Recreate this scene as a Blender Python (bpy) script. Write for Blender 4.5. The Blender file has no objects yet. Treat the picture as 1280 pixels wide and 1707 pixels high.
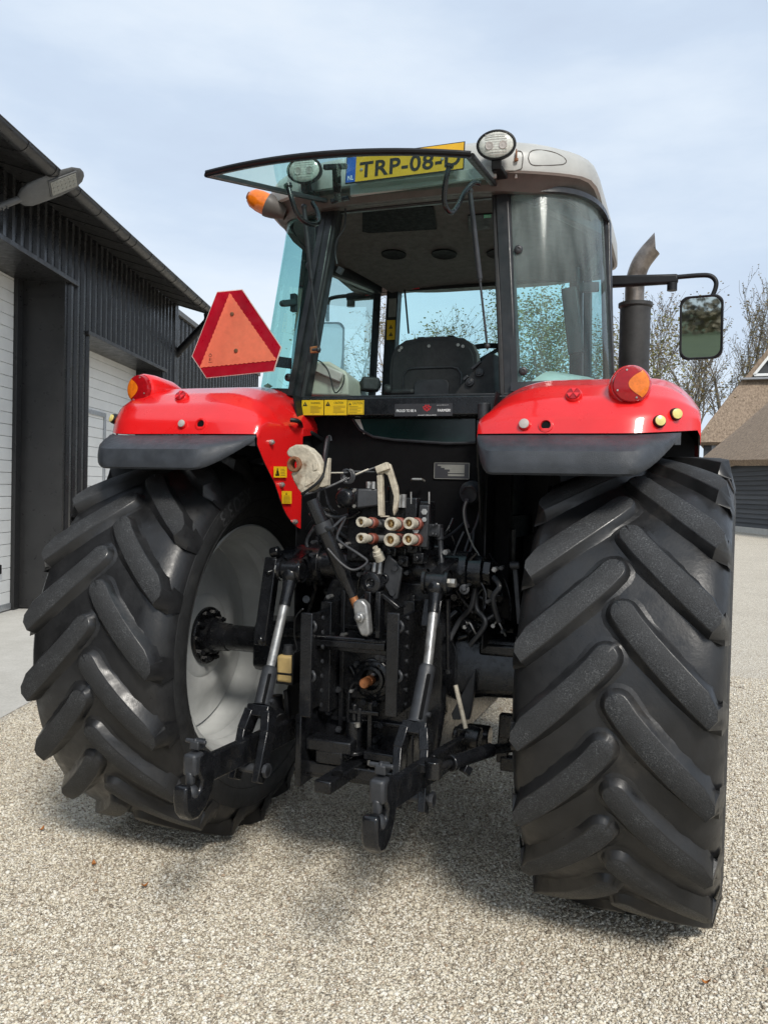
import bpy, bmesh, math, random
from mathutils import Vector, Matrix
random.seed(7)
sc = bpy.context.scene
COL = sc.collection
V = Vector
PI = math.pi

# ------------------------------------------------------------------ camera
F_PX, W_PX, H_PX = 1406.8, 1280.0, 1707.0
CAM = V((1.2435, -3.6496, 1.6469))
YAW, PIT, ROL = .352, -.0244, .0238
fw = V((-math.sin(YAW)*math.cos(PIT), math.cos(YAW)*math.cos(PIT), math.sin(PIT)))
r0 = V((math.cos(YAW), math.sin(YAW), 0)); u0 = r0.cross(fw)
rt = math.cos(ROL)*r0 + math.sin(ROL)*u0
up = -math.sin(ROL)*r0 + math.cos(ROL)*u0
def at(px, py, X=None, Y=None, Z=None):
    """surveyed point of the photograph on a known plane of the place"""
    d = fw + rt*((px-640)/F_PX) - up*((py-853.5)/F_PX)
    if X is not None: t = (X-CAM.x)/d.x
    elif Y is not None: t = (Y-CAM.y)/d.y
    else: t = (Z-CAM.z)/d.z
    return CAM + d*t
def atp(px, py, n, dist):
    d = fw + rt*((px-640)/F_PX) - up*((py-853.5)/F_PX)
    n = V(n); return CAM + d*((dist - CAM.dot(n))/d.dot(n))

cam = bpy.data.cameras.new("camera"); camo = bpy.data.objects.new("camera", cam); COL.objects.link(camo)
camo.matrix_world = Matrix(((rt.x, up.x, -fw.x, CAM.x), (rt.y, up.y, -fw.y, CAM.y), (rt.z, up.z, -fw.z, CAM.z), (0, 0, 0, 1)))
cam.sensor_fit = 'VERTICAL'; cam.sensor_height = 36.0; cam.lens = 36.0*F_PX/H_PX
cam.clip_start = .05; cam.clip_end = 3000
sc.camera = camo

# ------------------------------------------------------------------ materials
M = {}
def nodes(name):
    m = bpy.data.materials.new(name); m.use_nodes = True; M[name] = m
    nt = m.node_tree; b = nt.nodes['Principled BSDF']
    return m, nt, b
def nn(nt, t, **kw):
    n = nt.nodes.new(t)
    for k, v in kw.items():
        if k in n.inputs.keys() if hasattr(n.inputs, 'keys') else False: n.inputs[k].default_value = v
        else: setattr(n, k, v)
    return n
def ramp(nt, fac, stops):
    r = nt.nodes.new('ShaderNodeValToRGB'); e = r.color_ramp.elements
    while len(e) < len(stops): e.new(.5)
    for i, (p, c) in enumerate(stops):
        e[i].position = p; e[i].color = (c[0], c[1], c[2], 1) if not isinstance(c, (int, float)) else (c, c, c, 1)
    nt.links.new(fac, r.inputs[0]); return r.outputs[0]
def coord(nt, kind='Object', scale=(1, 1, 1)):
    tc = nt.nodes.new('ShaderNodeTexCoord'); mp = nt.nodes.new('ShaderNodeMapping')
    mp.inputs['Scale'].default_value = scale
    nt.links.new(tc.outputs[kind], mp.inputs[0]); return mp.outputs[0]
def noise(nt, vec, scale, detail=4, rough=.55):
    n = nt.nodes.new('ShaderNodeTexNoise'); n.inputs['Scale'].default_value = scale
    n.inputs['Detail'].default_value = detail; n.inputs['Roughness'].default_value = rough
    nt.links.new(vec, n.inputs['Vector']); return n.outputs['Fac']
def mixc(nt, fac, a, b, mode='MIX'):
    m = nt.nodes.new('ShaderNodeMix'); m.data_type = 'RGBA'; m.blend_type = mode
    if isinstance(fac, (int, float)): m.inputs[0].default_value = fac
    else: nt.links.new(fac, m.inputs[0])
    for i, c in ((6, a), (7, b)):
        if isinstance(c, (tuple, list)): m.inputs[i].default_value = (c[0], c[1], c[2], 1)
        else: nt.links.new(c, m.inputs[i])
    return m.outputs[2]
def bump(nt, b, h, strength=.3, dist=.01):
    n = nt.nodes.new('ShaderNodeBump'); n.inputs['Strength'].default_value = strength
    n.inputs['Distance'].default_value = dist
    nt.links.new(h, n.inputs['Height']); nt.links.new(n.outputs[0], b.inputs['Normal'])
def mat(name, col, rough=.5, metal=0, var=.25, nscale=18, bmp=0, bscale=200, coat=0, rvar=.12, spec=.5, dirt=None):
    """worn surface: base colour and roughness wander with two scales of noise"""
    m, nt, b = nodes(name)
    vec = coord(nt)
    n1 = noise(nt, vec, nscale, 6, .6)
    lo = tuple(c*(1-var) for c in col); hi = tuple(min(1, c*(1+var)) for c in col)
    c = ramp(nt, n1, [(.3, lo), (.7, hi)])
    if dirt:
        n3 = noise(nt, vec, nscale*.35, 8, .68)
        c = mixc(nt, ramp(nt, n3, [(dirt[1], 0), (dirt[1]+.18, 1)]), c, dirt[0])
    nt.links.new(c, b.inputs['Base Color'])
    n2 = noise(nt, vec, nscale*2.3, 5, .6)
    r = ramp(nt, n2, [(.3, max(.02, rough-rvar)), (.7, min(1, rough+rvar))])
    nt.links.new(r, b.inputs['Roughness'])
    b.inputs['Metallic'].default_value = metal
    b.inputs['Specular IOR Level'].default_value = spec
    if coat: b.inputs['Coat Weight'].default_value = coat; b.inputs['Coat Roughness'].default_value = .06
    if bmp: bump(nt, b, noise(nt, vec, bscale, 3, .5), bmp, .004)
    return m
mat('red_paint', (.74, .011, .012), .30, var=.06, nscale=6, coat=.7, rvar=.06)
mat('black_paint', (.008, .0085, .010), .24, var=.5, nscale=14, rvar=.12, bmp=.12, bscale=140, dirt=((.028, .026, .023), .58))
mat('black_matt', (.0065, .0068, .008), .50, var=.4, nscale=12, bmp=.1, bscale=160, spec=.35)
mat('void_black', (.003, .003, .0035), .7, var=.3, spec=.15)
mat('grey_black', (.030, .032, .036), .42, var=.3, nscale=22, bmp=.25, bscale=260)
mat('lip_plastic', (.036, .041, .049), .46, var=.28, nscale=16, bmp=.35, bscale=420, dirt=((.075, .08, .085), .6))
mat('pillar_black', (.018, .019, .021), .38, var=.4, nscale=16, dirt=((.05, .048, .045), .6))
mat('steel_worn', (.34, .34, .335), .36, metal=.6, var=.35, nscale=30, dirt=((.06, .05, .045), .55))
mat('zinc', (.42, .41, .38), .36, metal=.7, var=.3, nscale=40)
mat('cream_paint', (.47, .42, .33), .6, var=.3, nscale=30, bmp=.6, bscale=70, dirt=((.15, .085, .045), .54))
mat('rust', (.20, .085, .04), .8, var=.4, nscale=50, bmp=.4)
mat('copper', (.42, .17, .07), .42, metal=.6, var=.4, nscale=60)
mat('roof_plastic', (.43, .43, .405), .45, var=.1, nscale=8, bmp=.08, bscale=400)
mat('roof_shade_brown', (.085, .075, .066), .55, var=.15)  # brown of the roof's underside in shadow, shade put into the colour
mat('headliner', (.085, .08, .073), .95, var=.25, nscale=25, bmp=.3, bscale=500)
mat('console_cream', (.46, .44, .37), .55, var=.12, nscale=14, dirt=((.22, .2, .16), .68))
mat('fender_inside', (.55, .58, .54), .55, var=.1)
mat('seat_black', (.022, .022, .023), .62, var=.3, nscale=25, bmp=.2)
mat('seat_cloth', (.10, .098, .092), .9, var=.25, nscale=40, bmp=.4)
mat('rim_grey', (.53, .545, .54), .42, var=.14, nscale=7, dirt=((.24, .235, .215), .62))
mat('rubber', (.0155, .0157, .0165), .38, var=.35, nscale=9, bmp=.15, bscale=90, rvar=.12, dirt=((.052, .047, .042), .60))
mat('rubber_side', (.017, .0175, .018), .62, var=.35, nscale=11, bmp=.2, bscale=120, dirt=((.035, .031, .027), .6))
mat('letters', (.045, .046, .048), .6, var=.25)
mat('yellow_label', (.78, .47, .012), .4, var=.08)
mat('plate_yellow', (.72, .40, .012), .35, var=.08)
mat('plate_blue', (.012, .09, .42), .35, var=.1)
mat('ink', (.01, .01, .01), .5, var=.2)
mat('ink_grey', (.17, .12, .02), .5, var=.2)
mat('white_ink', (.8, .8, .8), .5, var=.05)
mat('red_ink', (.7, .02, .03), .5, var=.05)
mat('label_dark', (.03, .03, .034), .4, var=.15)
mat('label_grey', (.20, .20, .18), .5, var=.2)
mat('lens_red', (.34, .004, .008), .16, var=.15, nscale=60, coat=.1)
mat('lens_orange', (.78, .18, .008), .14, var=.2, nscale=60, coat=.5)
mat('lens_yellow', (.72, .62, .22), .25, var=.15)
mat('lens_clear', (.62, .62, .56), .12, var=.25, nscale=90, coat=.6)
mat('dull_disc', (.42, .38, .35), .5, var=.2)
mat('reflector_orange', (.93, .19, .105), .5, var=.08, nscale=30, dirt=((.85, .28, .17), .62))
mat('reflector_red', (.42, .004, .018), .36, var=.12, nscale=14)
mat('smv_edge', (.75, .55, .5), .6)
mat('coupler_white', (.50, .46, .375), .45, var=.25, nscale=60, dirt=((.16, .125, .085), .52))
mat('coupler_red', (.21, .055, .035), .55, var=.3, nscale=60)
mat('brass', (.55, .38, .17), .35, metal=.8, var=.2)
mat('bottle_plastic', (.50, .36, .15), .45, var=.12, nscale=20, dirt=((.3, .18, .06), .62))
mat('exhaust_dark', (.035, .034, .033), .6, var=.3, nscale=14, bmp=.1)
mat('exhaust_steel', (.22, .19, .165), .38, metal=.8, var=.4, nscale=12, dirt=((.06, .045, .035), .5))
mat('mirror_glass', (.55, .62, .60), .02, metal=1.0, var=.02, rvar=.0)
mat('lcd', (.0, .30, .12), .3)
mat('shed_black', (.011, .0114, .0122), .28, var=.25, nscale=2.5, rvar=.10, dirt=((.022, .0215, .020), .60))
mat('gutter_black', (.022, .022, .0225), .36, var=.2, nscale=5)
mat('door_white', (.76, .76, .735), .5, var=.05, nscale=3, bmp=.12, bscale=300)
mat('door_seam', (.26, .26, .25), .6)
mat('alu', (.48, .50, .52), .35, metal=.6, var=.1)
mat('lamp_grey', (.11, .112, .11), .5, var=.12)
mat('led', (.30, .30, .27), .3, var=.2, nscale=80)
mat('white_frame', (.78, .78, .76), .5, var=.06)
mat('lead', (.30, .31, .33), .5)
mat('leaf_fallen', (.34, .13, .03), .7, var=.4, nscale=60)
m, nt, b = nodes('lug_top')   # worn lug faces: grey with pale grit
vec = coord(nt); n = noise(nt, vec, 210, 3, .7); n2 = noise(nt, vec, 14, 4, .6)
c = ramp(nt, n, [(.40, (.018, .019, .0205)), (.55, (.034, .036, .039)), (.68, (.115, .12, .12))])
c2 = ramp(nt, n, [(.35, (.016, .017, .018)), (.7, (.036, .037, .039))])
sp_ = nt.nodes.new('ShaderNodeSeparateXYZ'); nt.links.new(vec, sp_.inputs[0])
c3 = ramp(nt, noise(nt, vec, 160, 3, .7), [(.36, (.03, .03, .028)), (.60, (.26, .25, .22))])
cc_ = mixc(nt, ramp(nt, n2, [(.42, 0), (.66, 1)]), c2, c)
nt.links.new(mixc(nt, ramp(nt, sp_.outputs[2], [(.10, .9), (.30, 0)]), cc_, c3), b.inputs['Base Color']); b.inputs['Roughness'].default_value = .72
bump(nt, b, n, .5, .004)
m, nt, b = nodes('thatch')
vec = coord(nt, 'Object', (1, 1, .22)); n = noise(nt, vec, 9, 8, .75); n2 = noise(nt, coord(nt), .35, 4)
nt.links.new(mixc(nt, n2, ramp(nt, n, [(.3, (.10, .072, .05)), (.52, (.31, .235, .17)), (.75, (.52, .42, .31))]), ramp(nt, n, [(.3, (.12, .085, .058)), (.7, (.40, .30, .215))])), b.inputs['Base Color'])
b.inputs['Roughness'].default_value = .95; bump(nt, b, n, .9, .08)
def glass(name, tint, refl=.5, dirt=.0, rough=.015, top=0):
    m = bpy.data.materials.new(name); m.use_nodes = True; M[name] = m; nt = m.node_tree; nt.nodes.clear()
    o = nt.nodes.new('ShaderNodeOutputMaterial'); t = nt.nodes.new('ShaderNodeBsdfTransparent'); t.inputs[0].default_value = (*tint, 1)
    g = nt.nodes.new('ShaderNodeBsdfGlossy'); g.inputs['Roughness'].default_value = rough; g.inputs[0].default_value = (.95, 1, 1, 1)
    lw0 = nt.nodes.new('ShaderNodeFresnel'); lw0.inputs[0].default_value = 1.45
    lw = nt.nodes.new('ShaderNodeMath'); lw.operation = 'MULTIPLY'; lw.inputs[1].default_value = refl; nt.links.new(lw0.outputs[0], lw.inputs[0])
    mx = nt.nodes.new('ShaderNodeMixShader')
    nt.links.new(lw.outputs[0], mx.inputs[0]); nt.links.new(t.outputs[0], mx.inputs[1]); nt.links.new(g.outputs[0], mx.inputs[2])
    last = mx.outputs[0]
    if dirt:
        d = nt.nodes.new('ShaderNodeBsdfDiffuse'); d.inputs[0].default_value = (.62, .72, .70, 1)
        mx2 = nt.nodes.new('ShaderNodeMixShader')
        n = noise(nt, coord(nt, 'Object', (9, 9, 1.2)), 1.2, 4, .6)
        fac = ramp(nt, n, [(.35, dirt*.35), (.7, dirt)])
        if top:  # dirt film paler towards the top, standing in for a milky reflection
            sp = nt.nodes.new('ShaderNodeSeparateXYZ'); nt.links.new(coord(nt), sp.inputs[0])
            mr = nt.nodes.new('ShaderNodeMapRange'); mr.inputs[1].default_value = 2.40; mr.inputs[2].default_value = 2.85; mr.inputs[3].default_value = .7; mr.inputs[4].default_value = top
            nt.links.new(sp.outputs[2], mr.inputs[0]); ml = nt.nodes.new('ShaderNodeMath'); ml.operation = 'MULTIPLY'
            nt.links.new(fac, ml.inputs[0]); nt.links.new(mr.outputs[0], ml.inputs[1]); fac = ml.outputs[0]
        nt.links.new(fac, mx2.inputs[0])
        nt.links.new(last, mx2.inputs[1]); nt.links.new(d.outputs[0], mx2.inputs[2]); last = mx2.outputs[0]
    nt.links.new(last, o.inputs[0])
glass('glass_teal', (.66, .93, .92), .35, dirt=.03)
glass('glass_quarter', (.74, .96, .95), .40, dirt=.13, rough=.09, top=1.9)  # dusty pane with a milky reflection painted into its upper part
glass('glass_lid', (.62, .88, .84), .30, dirt=.03)
mat('glass_dark', (.004, .018, .016), .16, var=.6, nscale=3, rvar=.05)
def woodboards():
    m, nt, b = nodes('black_boards')
    vec = coord(nt, 'Object', (.25, .25, 9)); n = noise(nt, vec, 2, 4, .6); g = nt.nodes.new('ShaderNodeNewGeometry')
    c1 = ramp(nt, g.outputs['Random Per Island'], [(0, (.035, .037, .041)), (1, (.082, .086, .092))])
    nt.links.new(mixc(nt, .35, c1, ramp(nt, n, [(.3, (.03, .032, .036)), (.7, (.10, .104, .11))])), b.inputs['Base Color']); b.inputs['Roughness'].default_value = .8
woodboards()
def bark():
    m, nt, b = nodes('bark'); n = noise(nt, coord(nt, 'Object', (6, 6, 1)), 3, 6)
    nt.links.new(ramp(nt, n, [(.3, (.075, .064, .052)), (.7, (.20, .175, .14))]), b.inputs['Base Color']); b.inputs['Roughness'].default_value = .9
bark()
def leafmat(name, a, c):
    m, nt, b = nodes(name); g = nt.nodes.new('ShaderNodeNewGeometry')
    nt.links.new(ramp(nt, g.outputs['Random Per Island'], [(0, a), (1, c)]), b.inputs['Base Color']); b.inputs['Roughness'].default_value = .7
leafmat('leaf_green', (.06, .075, .028), (.24, .22, .08))
leafmat('leaf_dry', (.06, .045, .03), (.26, .19, .10))
leafmat('leaf_yellow', (.09, .085, .03), (.26, .19, .06))

# ------------------------------------------------------------------ mesh builder
def frame(d):
    d = V(d).normalized(); a = V((0, 0, 1)) if abs(d.z) < .9 else V((1, 0, 0))
    x = d.cross(a).normalized(); y = x.cross(d).normalized(); return x, y, d
class MB:
    def __init__(s): s.v = []; s.f = []; s.m = []
    def add(s, vs, fs, mi=0):
        o = len(s.v); s.v += [V(p) for p in vs]
        for f in fs: s.f.append([i+o for i in f]); s.m.append(mi)
        return s
    def box(s, c, size, rot=None, mi=0):
        c = V(c); h = [q/2 for q in size]; R = rot or Matrix.Identity(3)
        vs = [c + R @ V((sx*h[0], sy*h[1], sz*h[2])) for sz in (-1, 1) for sy in (-1, 1) for sx in (-1, 1)]
        return s.add(vs, [(0, 2, 3, 1), (4, 5, 7, 6), (0, 1, 5, 4), (2, 6, 7, 3), (0, 4, 6, 2), (1, 3, 7, 5)], mi)
    def bar(s, p0, p1, w, h, side=None, mi=0, w1=None, h1=None):
        """rectangular bar; side = direction of its width"""
        p0 = V(p0); p1 = V(p1); d = (p1-p0).normalized()
        x = (V(side) - d*V(side).dot(d)).normalized() if side is not None else frame(d)[0]
        y = d.cross(x).normalized(); w1 = w if w1 is None else w1; h1 = h if h1 is None else h1
        vs = [p + x*(a*ww/2) + y*(b*hh/2) for p, ww, hh in ((p0, w, h), (p1, w1, h1)) for a, b in ((-1, -1), (1, -1), (1, 1), (-1, 1))]
        return s.add(vs, [(3, 2, 1, 0), (4, 5, 6, 7), (0, 1, 5, 4), (1, 2, 6, 5), (2, 3, 7, 6), (3, 0, 4, 7)], mi)
    def tube(s, pts, r, seg=10, cap=True, mi=0):
        pts = [V(p) for p in pts]; n = len(pts)
        rs = r if isinstance(r, (list, tuple)) else [r]*n
        d = (pts[1]-pts[0]).normalized(); x, y, _ = frame(d); vs = []
        for i, p in enumerate(pts):
            t = (pts[min(i+1, n-1)] - pts[max(i-1, 0)])
            t = t.normalized() if t.length > 1e-9 else d
            x = (x - t*x.dot(t)); x = x.normalized() if x.length > 1e-6 else frame(t)[0]
            y = t.cross(x)
            for k in range(seg):
                a = 2*PI*k/seg; vs.append(p + x*(math.cos(a)*rs[i]) + y*(math.sin(a)*rs[i]))
        fs = [(i*seg+k, i*seg+(k+1) % seg, (i+1)*seg+(k+1) % seg, (i+1)*seg+k) for i in range(n-1) for k in range(seg)]
        if cap: fs += [tuple(range(seg-1, -1, -1)), tuple(range((n-1)*seg, n*seg))]
        return s.add(vs, fs, mi)
    def cyl(s, p0, p1, r0, r1=None, seg=16, mi=0): return s.tube([p0, p1], [r0, r0 if r1 is None else r1], seg, True, mi)
    def lathe(s, prof, o, axis, seg=24, mi=0, sx=1, sy=1, x=None):
        """prof: (distance along axis, radius)"""
        o = V(o); fx, fy, d = frame(axis)
        if x is not None: fx = V(x); fy = d.cross(fx)
        vs = []; fs = []; idx = []
        for (a, r) in prof:
            if r < 1e-6: idx.append([len(vs)]); vs.append(o+d*a)
            else:
                idx.append(list(range(len(vs), len(vs)+seg)))
                vs += [o + d*a + fx*(r*sx*math.cos(2*PI*k/seg)) + fy*(r*sy*math.sin(2*PI*k/seg)) for k in range(seg)]
        for A, B in zip(idx, idx[1:]):
            for k in range(seg):
                a0, a1 = A[k % len(A)], A[(k+1) % len(A)]; b0, b1 = B[k % len(B)], B[(k+1) % len(B)]
                f = []
                for q in (a0, a1, b1, b0):
                    if q not in f: f.append(q)
                if len(f) > 2: fs.append(tuple(f))
        return s.add(vs, fs, mi)
    def prism(s, poly, n, mi=0, mi_cap=None):
        """closed 3-D outline extruded by vector n"""
        poly = [V(p) for p in poly]; n = V(n); k = len(poly)
        s.add(poly + [p+n for p in poly], [(i, (i+1) % k, k+(i+1) % k, k+i) for i in range(k)], mi)
        s.f += [list(range(len(s.v)-2*k+k-1, len(s.v)-2*k-1, -1)), list(range(len(s.v)-k, len(s.v)))]
        s.m += [mi if mi_cap is None else mi_cap]*2; return s
    def grid(s, rows, mi=0, close=False):
        n = len(rows[0]); vs = [p for r in rows for p in r]
        fs = [(i*n+j, i*n+(j+1) % n, (i+1)*n+(j+1) % n, (i+1)*n+j) for i in range(len(rows)-1) for j in range(n if close else n-1)]
        return s.add(vs, fs, mi)
    def shell(s, rows, t, mi=0, mi2=None):
        """grid with thickness: offset by vertex normals"""
        R, C = len(rows), len(rows[0]); rows = [[V(p) for p in r] for r in rows]
        def nrm(i, j):
            a = rows[min(i+1, R-1)][j]-rows[max(i-1, 0)][j]; b = rows[i][min(j+1, C-1)]-rows[i][max(j-1, 0)]
            q = a.cross(b); return q.normalized() if q.length > 1e-12 else V((0, 0, 0))
        back = [[rows[i][j]+nrm(i, j)*t for j in range(C)] for i in range(R)]
        s.grid(rows, mi); s.grid([r[::-1] for r in back], mi if mi2 is None else mi2)
        m3 = mi if mi2 is None else mi2
        ring = [(i, 0) for i in range(R)] + [(R-1, j) for j in range(1, C)] + [(i, C-1) for i in range(R-2, -1, -1)] + [(0, j) for j in range(C-2, 0, -1)]
        k = len(ring); vs = [rows[i][j] for i, j in ring] + [back[i][j] for i, j in ring]
        s.add(vs, [(a, (a+1) % k, k+(a+1) % k, k+a) for a in range(k)], m3); return s
    def ball(s, c, r, seg=14, rings=8, mi=0, axis=(0, 0, 1), sx=1, sy=1, sz=1):
        return s.lathe([(-math.cos(PI*i/rings)*r*sz, math.sin(PI*i/rings)*r) for i in range(rings+1)], c, axis, seg, mi, sx, sy)
    def mesh(s, vs, fs, o, x, y, sc_=1, mi=0):
        o = V(o); x = V(x); y = V(y)
        return s.add([o + x*(p[0]*sc_) + y*(p[1]*sc_) for p in vs], fs, mi)
    def build(s, name, mats, parent=None, smooth=38, bevel=0, seg=2, fix=True):
        me = bpy.data.meshes.new(name)
        org = V((0, 0, 0)); q = parent
        while q is not None: org = org + q.location; q = q.parent
        me.from_pydata([tuple(p-org) for p in s.v], [], s.f)
        if isinstance(mats, str): mats = [mats]
        for k in mats: me.materials.append(M[k])
        me.polygons.foreach_set('material_index', s.m)
        if fix:
            bm = bmesh.new(); bm.from_mesh(me); bmesh.ops.remove_doubles(bm, verts=bm.verts, dist=1e-5)
            bmesh.ops.recalc_face_normals(bm, faces=bm.faces); bm.to_mesh(me); bm.free()
        if smooth:
            me.polygons.foreach_set('use_smooth', [True]*len(me.polygons)); me.set_sharp_from_angle(angle=math.radians(smooth))
        o = bpy.data.objects.new(name, me); COL.objects.link(o)
        if parent is not None: o.parent = parent
        if bevel:
            bv = o.modifiers.new('bevel', 'BEVEL'); bv.width = bevel; bv.segments = seg; bv.limit_method = 'ANGLE'; bv.angle_limit = math.radians(40)
            bv.harden_normals = False
        return o
def tag(o, label=None, cat=None, group=None, kind=None):
    if label: o['label'] = label
    if cat: o['category'] = cat
    if group: o['group'] = group
    if kind: o['kind'] = kind
    return o
def empty(name, loc, label, cat, group=None):
    o = bpy.data.objects.new(name, None); COL.objects.link(o); o.location = loc; o.empty_display_size = .2
    return tag(o, label, cat, group)
_fc = {}
def text(body, size=1.0, bold=0, spacing=1.0):
    """flat outline of lettering as (verts, faces, width), baseline at 0"""
    key = (body, size, bold, spacing)
    if key not in _fc:
        cu = bpy.data.curves.new('t', 'FONT'); cu.body = body; cu.size = size; cu.offset = bold; cu.space_character = spacing; cu.resolution_u = 3
        ob = bpy.data.objects.new('t', cu); COL.objects.link(ob)
        dg = bpy.context.evaluated_depsgraph_get(); me = bpy.data.meshes.new_from_object(ob.evaluated_get(dg))
        vs = [tuple(v.co) for v in me.vertices]; fs = [tuple(p.vertices) for p in me.polygons]
        w = max((v[0] for v in vs), default=0); bpy.data.objects.remove(ob); bpy.data.curves.remove(cu); bpy.data.meshes.remove(me)
        _fc[key] = (vs, fs, w)
    return _fc[key]
def put_text(mb, body, o, x, y, size, mi, bold=0, width=None, spacing=1.0):
    vs, fs, w = text(body, 1.0, bold, spacing); k = size; kx = size if width is None else width/w
    o = V(o); x = V(x); y = V(y)
    mb.add([o + x*(p[0]*kx) + y*(p[1]*k) for p in vs], fs, mi)
def bez(p0, p1, p2, p3, n):
    out = []
    for i in range(n+1):
        t = i/n; u = 1-t; out.append(V(p0)*u**3 + V(p1)*3*u*u*t + V(p2)*3*u*t*t + V(p3)*t**3)
    return out
def smoothpath(pts, n=6):
    pts = [V(p) for p in pts]; out = []
    for i in range(len(pts)-1):
        a = pts[max(i-1, 0)]; b_ = pts[i]; c = pts[i+1]; d = pts[min(i+2, len(pts)-1)]
        for k in range(n):
            t = k/n; out.append(.5*((2*b_) + (c-a)*t + (2*a-5*b_+4*c-d)*t*t + (3*b_-a-3*c+d)*t**3))
    out.append(pts[-1]); return out
def lerp(a, b, t): return a + (b-a)*t
def interp(tab, x):
    if x <= tab[0][0]: return tab[0][1]
    for (a, p), (b, q) in zip(tab, tab[1:]):
        if x <= b: return lerp(p, q, (x-a)/(b-a))
    return tab[-1][1]
# ================================================================== SETTING
def ground_mat():
    m, nt, b = nodes('gravel')
    vec = coord(nt)
    def vor(scale, feat='F1'):
        n = nt.nodes.new('ShaderNodeTexVoronoi'); n.inputs['Scale'].default_value = scale; n.feature = feat
        nt.links.new(vec, n.inputs['Vector']); return n
    v1 = vor(95); v2 = vor(170)
    sep = nt.nodes.new('ShaderNodeSeparateColor'); nt.links.new(v1.outputs['Color'], sep.inputs[0])
    stone = ramp(nt, sep.outputs[0], [(.0, (.40, .345, .265)), (.22, (.68, .61, .485)), (.6, (.88, .82, .69)), (.86, (.94, .90, .80)), (1, (.62, .51, .38))])
    gap = ramp(nt, v1.outputs['Distance'], [(.32, 0), (.70, .85)])
    c = mixc(nt, gap, stone, (.36, .30, .225))
    big = noise(nt, vec, .9, 6, .62); mid = noise(nt, vec, 4.5, 5, .6)
    c = mixc(nt, ramp(nt, big, [(.46, 0), (.72, .35)]), c, mixc(nt, .5, c, (.22, .175, .13)))
    c = mixc(nt, ramp(nt, mid, [(.60, 0), (.78, .25)]), c, (.26, .19, .13))
    nt.links.new(c, b.inputs['Base Color']); b.inputs['Roughness'].default_value = .85
    inv = nt.nodes.new('ShaderNodeMath'); inv.operation = 'SUBTRACT'; inv.inputs[0].default_value = 1
    nt.links.new(v1.outputs['Distance'], inv.inputs[1])
    bump(nt, b, inv.outputs[0], .9, .012)
    m, nt, b = nodes('stone')
    at_ = nt.nodes.new('ShaderNodeAttribute'); at_.attribute_name = 'tone'
    vec = coord(nt); n = noise(nt, vec, 400, 3, .6)
    c = ramp(nt, at_.outputs['Fac'], [(0, (.23, .19, .145)), (.14, (.45, .39, .30)), (.34, (.67, .605, .48)), (.66, (.82, .77, .65)), (.9, (.90, .87, .79)), (1, (.42, .31, .21))])
    c = mixc(nt, .25, c, mixc(nt, n, (.40, .37, .32), (.95, .92, .85)), 'MULTIPLY')
    big = noise(nt, vec, .9, 6, .62); mid = noise(nt, vec, 4.5, 5, .6)
    c = mixc(nt, ramp(nt, big, [(.46, 0), (.72, .22)]), c, mixc(nt, .5, c, (.30, .23, .16)))
    c = mixc(nt, ramp(nt, mid, [(.58, 0), (.78, .28)]), c, mixc(nt, .6, c, (.26, .18, .12)))
    nt.links.new(c, b.inputs['Base Color']); b.inputs['Roughness'].default_value = .8
    m, nt, b = nodes('concrete')
    vec = coord(nt); n = noise(nt, vec, 3, 8, .7); n2 = noise(nt, vec, 60, 4, .7)
    nt.links.new(mixc(nt, .35, ramp(nt, n, [(.3, (.48, .46, .41)), (.7, (.64, .62, .57))]), ramp(nt, n2, [(.3, (.25, .24, .215)), (.7, (.62, .6, .56))])), b.inputs['Base Color'])
    b.inputs['Roughness'].default_value = .85; bump(nt, b, n2, .25, .004)
    m, nt, b = nodes('grass')
    vec = coord(nt); n = noise(nt, vec, .6, 8, .7)
    nt.links.new(ramp(nt, n, [(.3, (.035, .055, .018)), (.7, (.085, .105, .04))]), b.inputs['Base Color']); b.inputs['Roughness'].default_value = .9
ground_mat()
g = MB(); g.add([(-3000, -3000, -.02), (3000, -3000, -.02), (3000, 3000, -.02), (-3000, 3000, -.02)], [(0, 1, 2, 3)])
tag(g.build('field', 'grass', smooth=0), kind='structure')
g = MB(); g.add([(-60, -40, 0), (60, -40, 0), (60, 70, 0), (-60, 70, 0)], [(0, 1, 2, 3)])
GROUND = tag(g.build('gravel_yard', 'gravel', smooth=0), kind='structure')
BB = .3183; BD = V((-math.sin(BB), math.cos(BB), 0)); BN = V((math.cos(BB), math.sin(BB), 0))
def S(n, d, z): return BN*n + BD*d + V((0, 0, z))
g = MB(); g.add([S(-5.6, -10, .004), S(-2.72, -10, .004), S(-2.86, 13, .004), S(-5.6, 13, .004)], [(0, 1, 2, 3)])
tag(g.build('concrete_apron', 'concrete', smooth=0), kind='structure')

# ---- black clad shed on the left
shed = empty('metal_shed', S(-5, 4, 0), 'black ribbed metal shed with white sectional doors and black gutter on the left', 'shed')
WN = -4.5
def zbot(d):
    if d < 2.0: return .02
    if d < 6.95: return 4.30
    if d < 7.70: return .02
    if d < 11.15: return 3.74
    return .02
mb = MB(); ds = []
d = -7.0; P_ = .205
while d < 11.87:
    ds += [(d, 0), (d+.10, 0), (d+.122, .035), (d+.183, .035)]; d += P_
ds.append((11.88, 0))
cuts = [2.0, 6.95, 7.70, 11.15]
full = []
for (d0, o0), (d1, o1) in zip(ds, ds[1:]):
    seq = [(d0, o0)] + [(c, lerp(o0, o1, (c-d0)/(d1-d0))) for c in cuts if d0 < c < d1] + [(d1, o1)]
    for (a, oa), (b_, ob) in zip(seq, seq[1:]):
        zb = zbot((a+b_)/2)
        mb.add([S(WN+oa, a, zb), S(WN+ob, b_, zb), S(WN+ob, b_, 5.06), S(WN+oa, a, 5.06)], [(0, 1, 2, 3)])
mb.build('wall_cladding', 'shed_black', shed, smooth=0)
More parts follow.
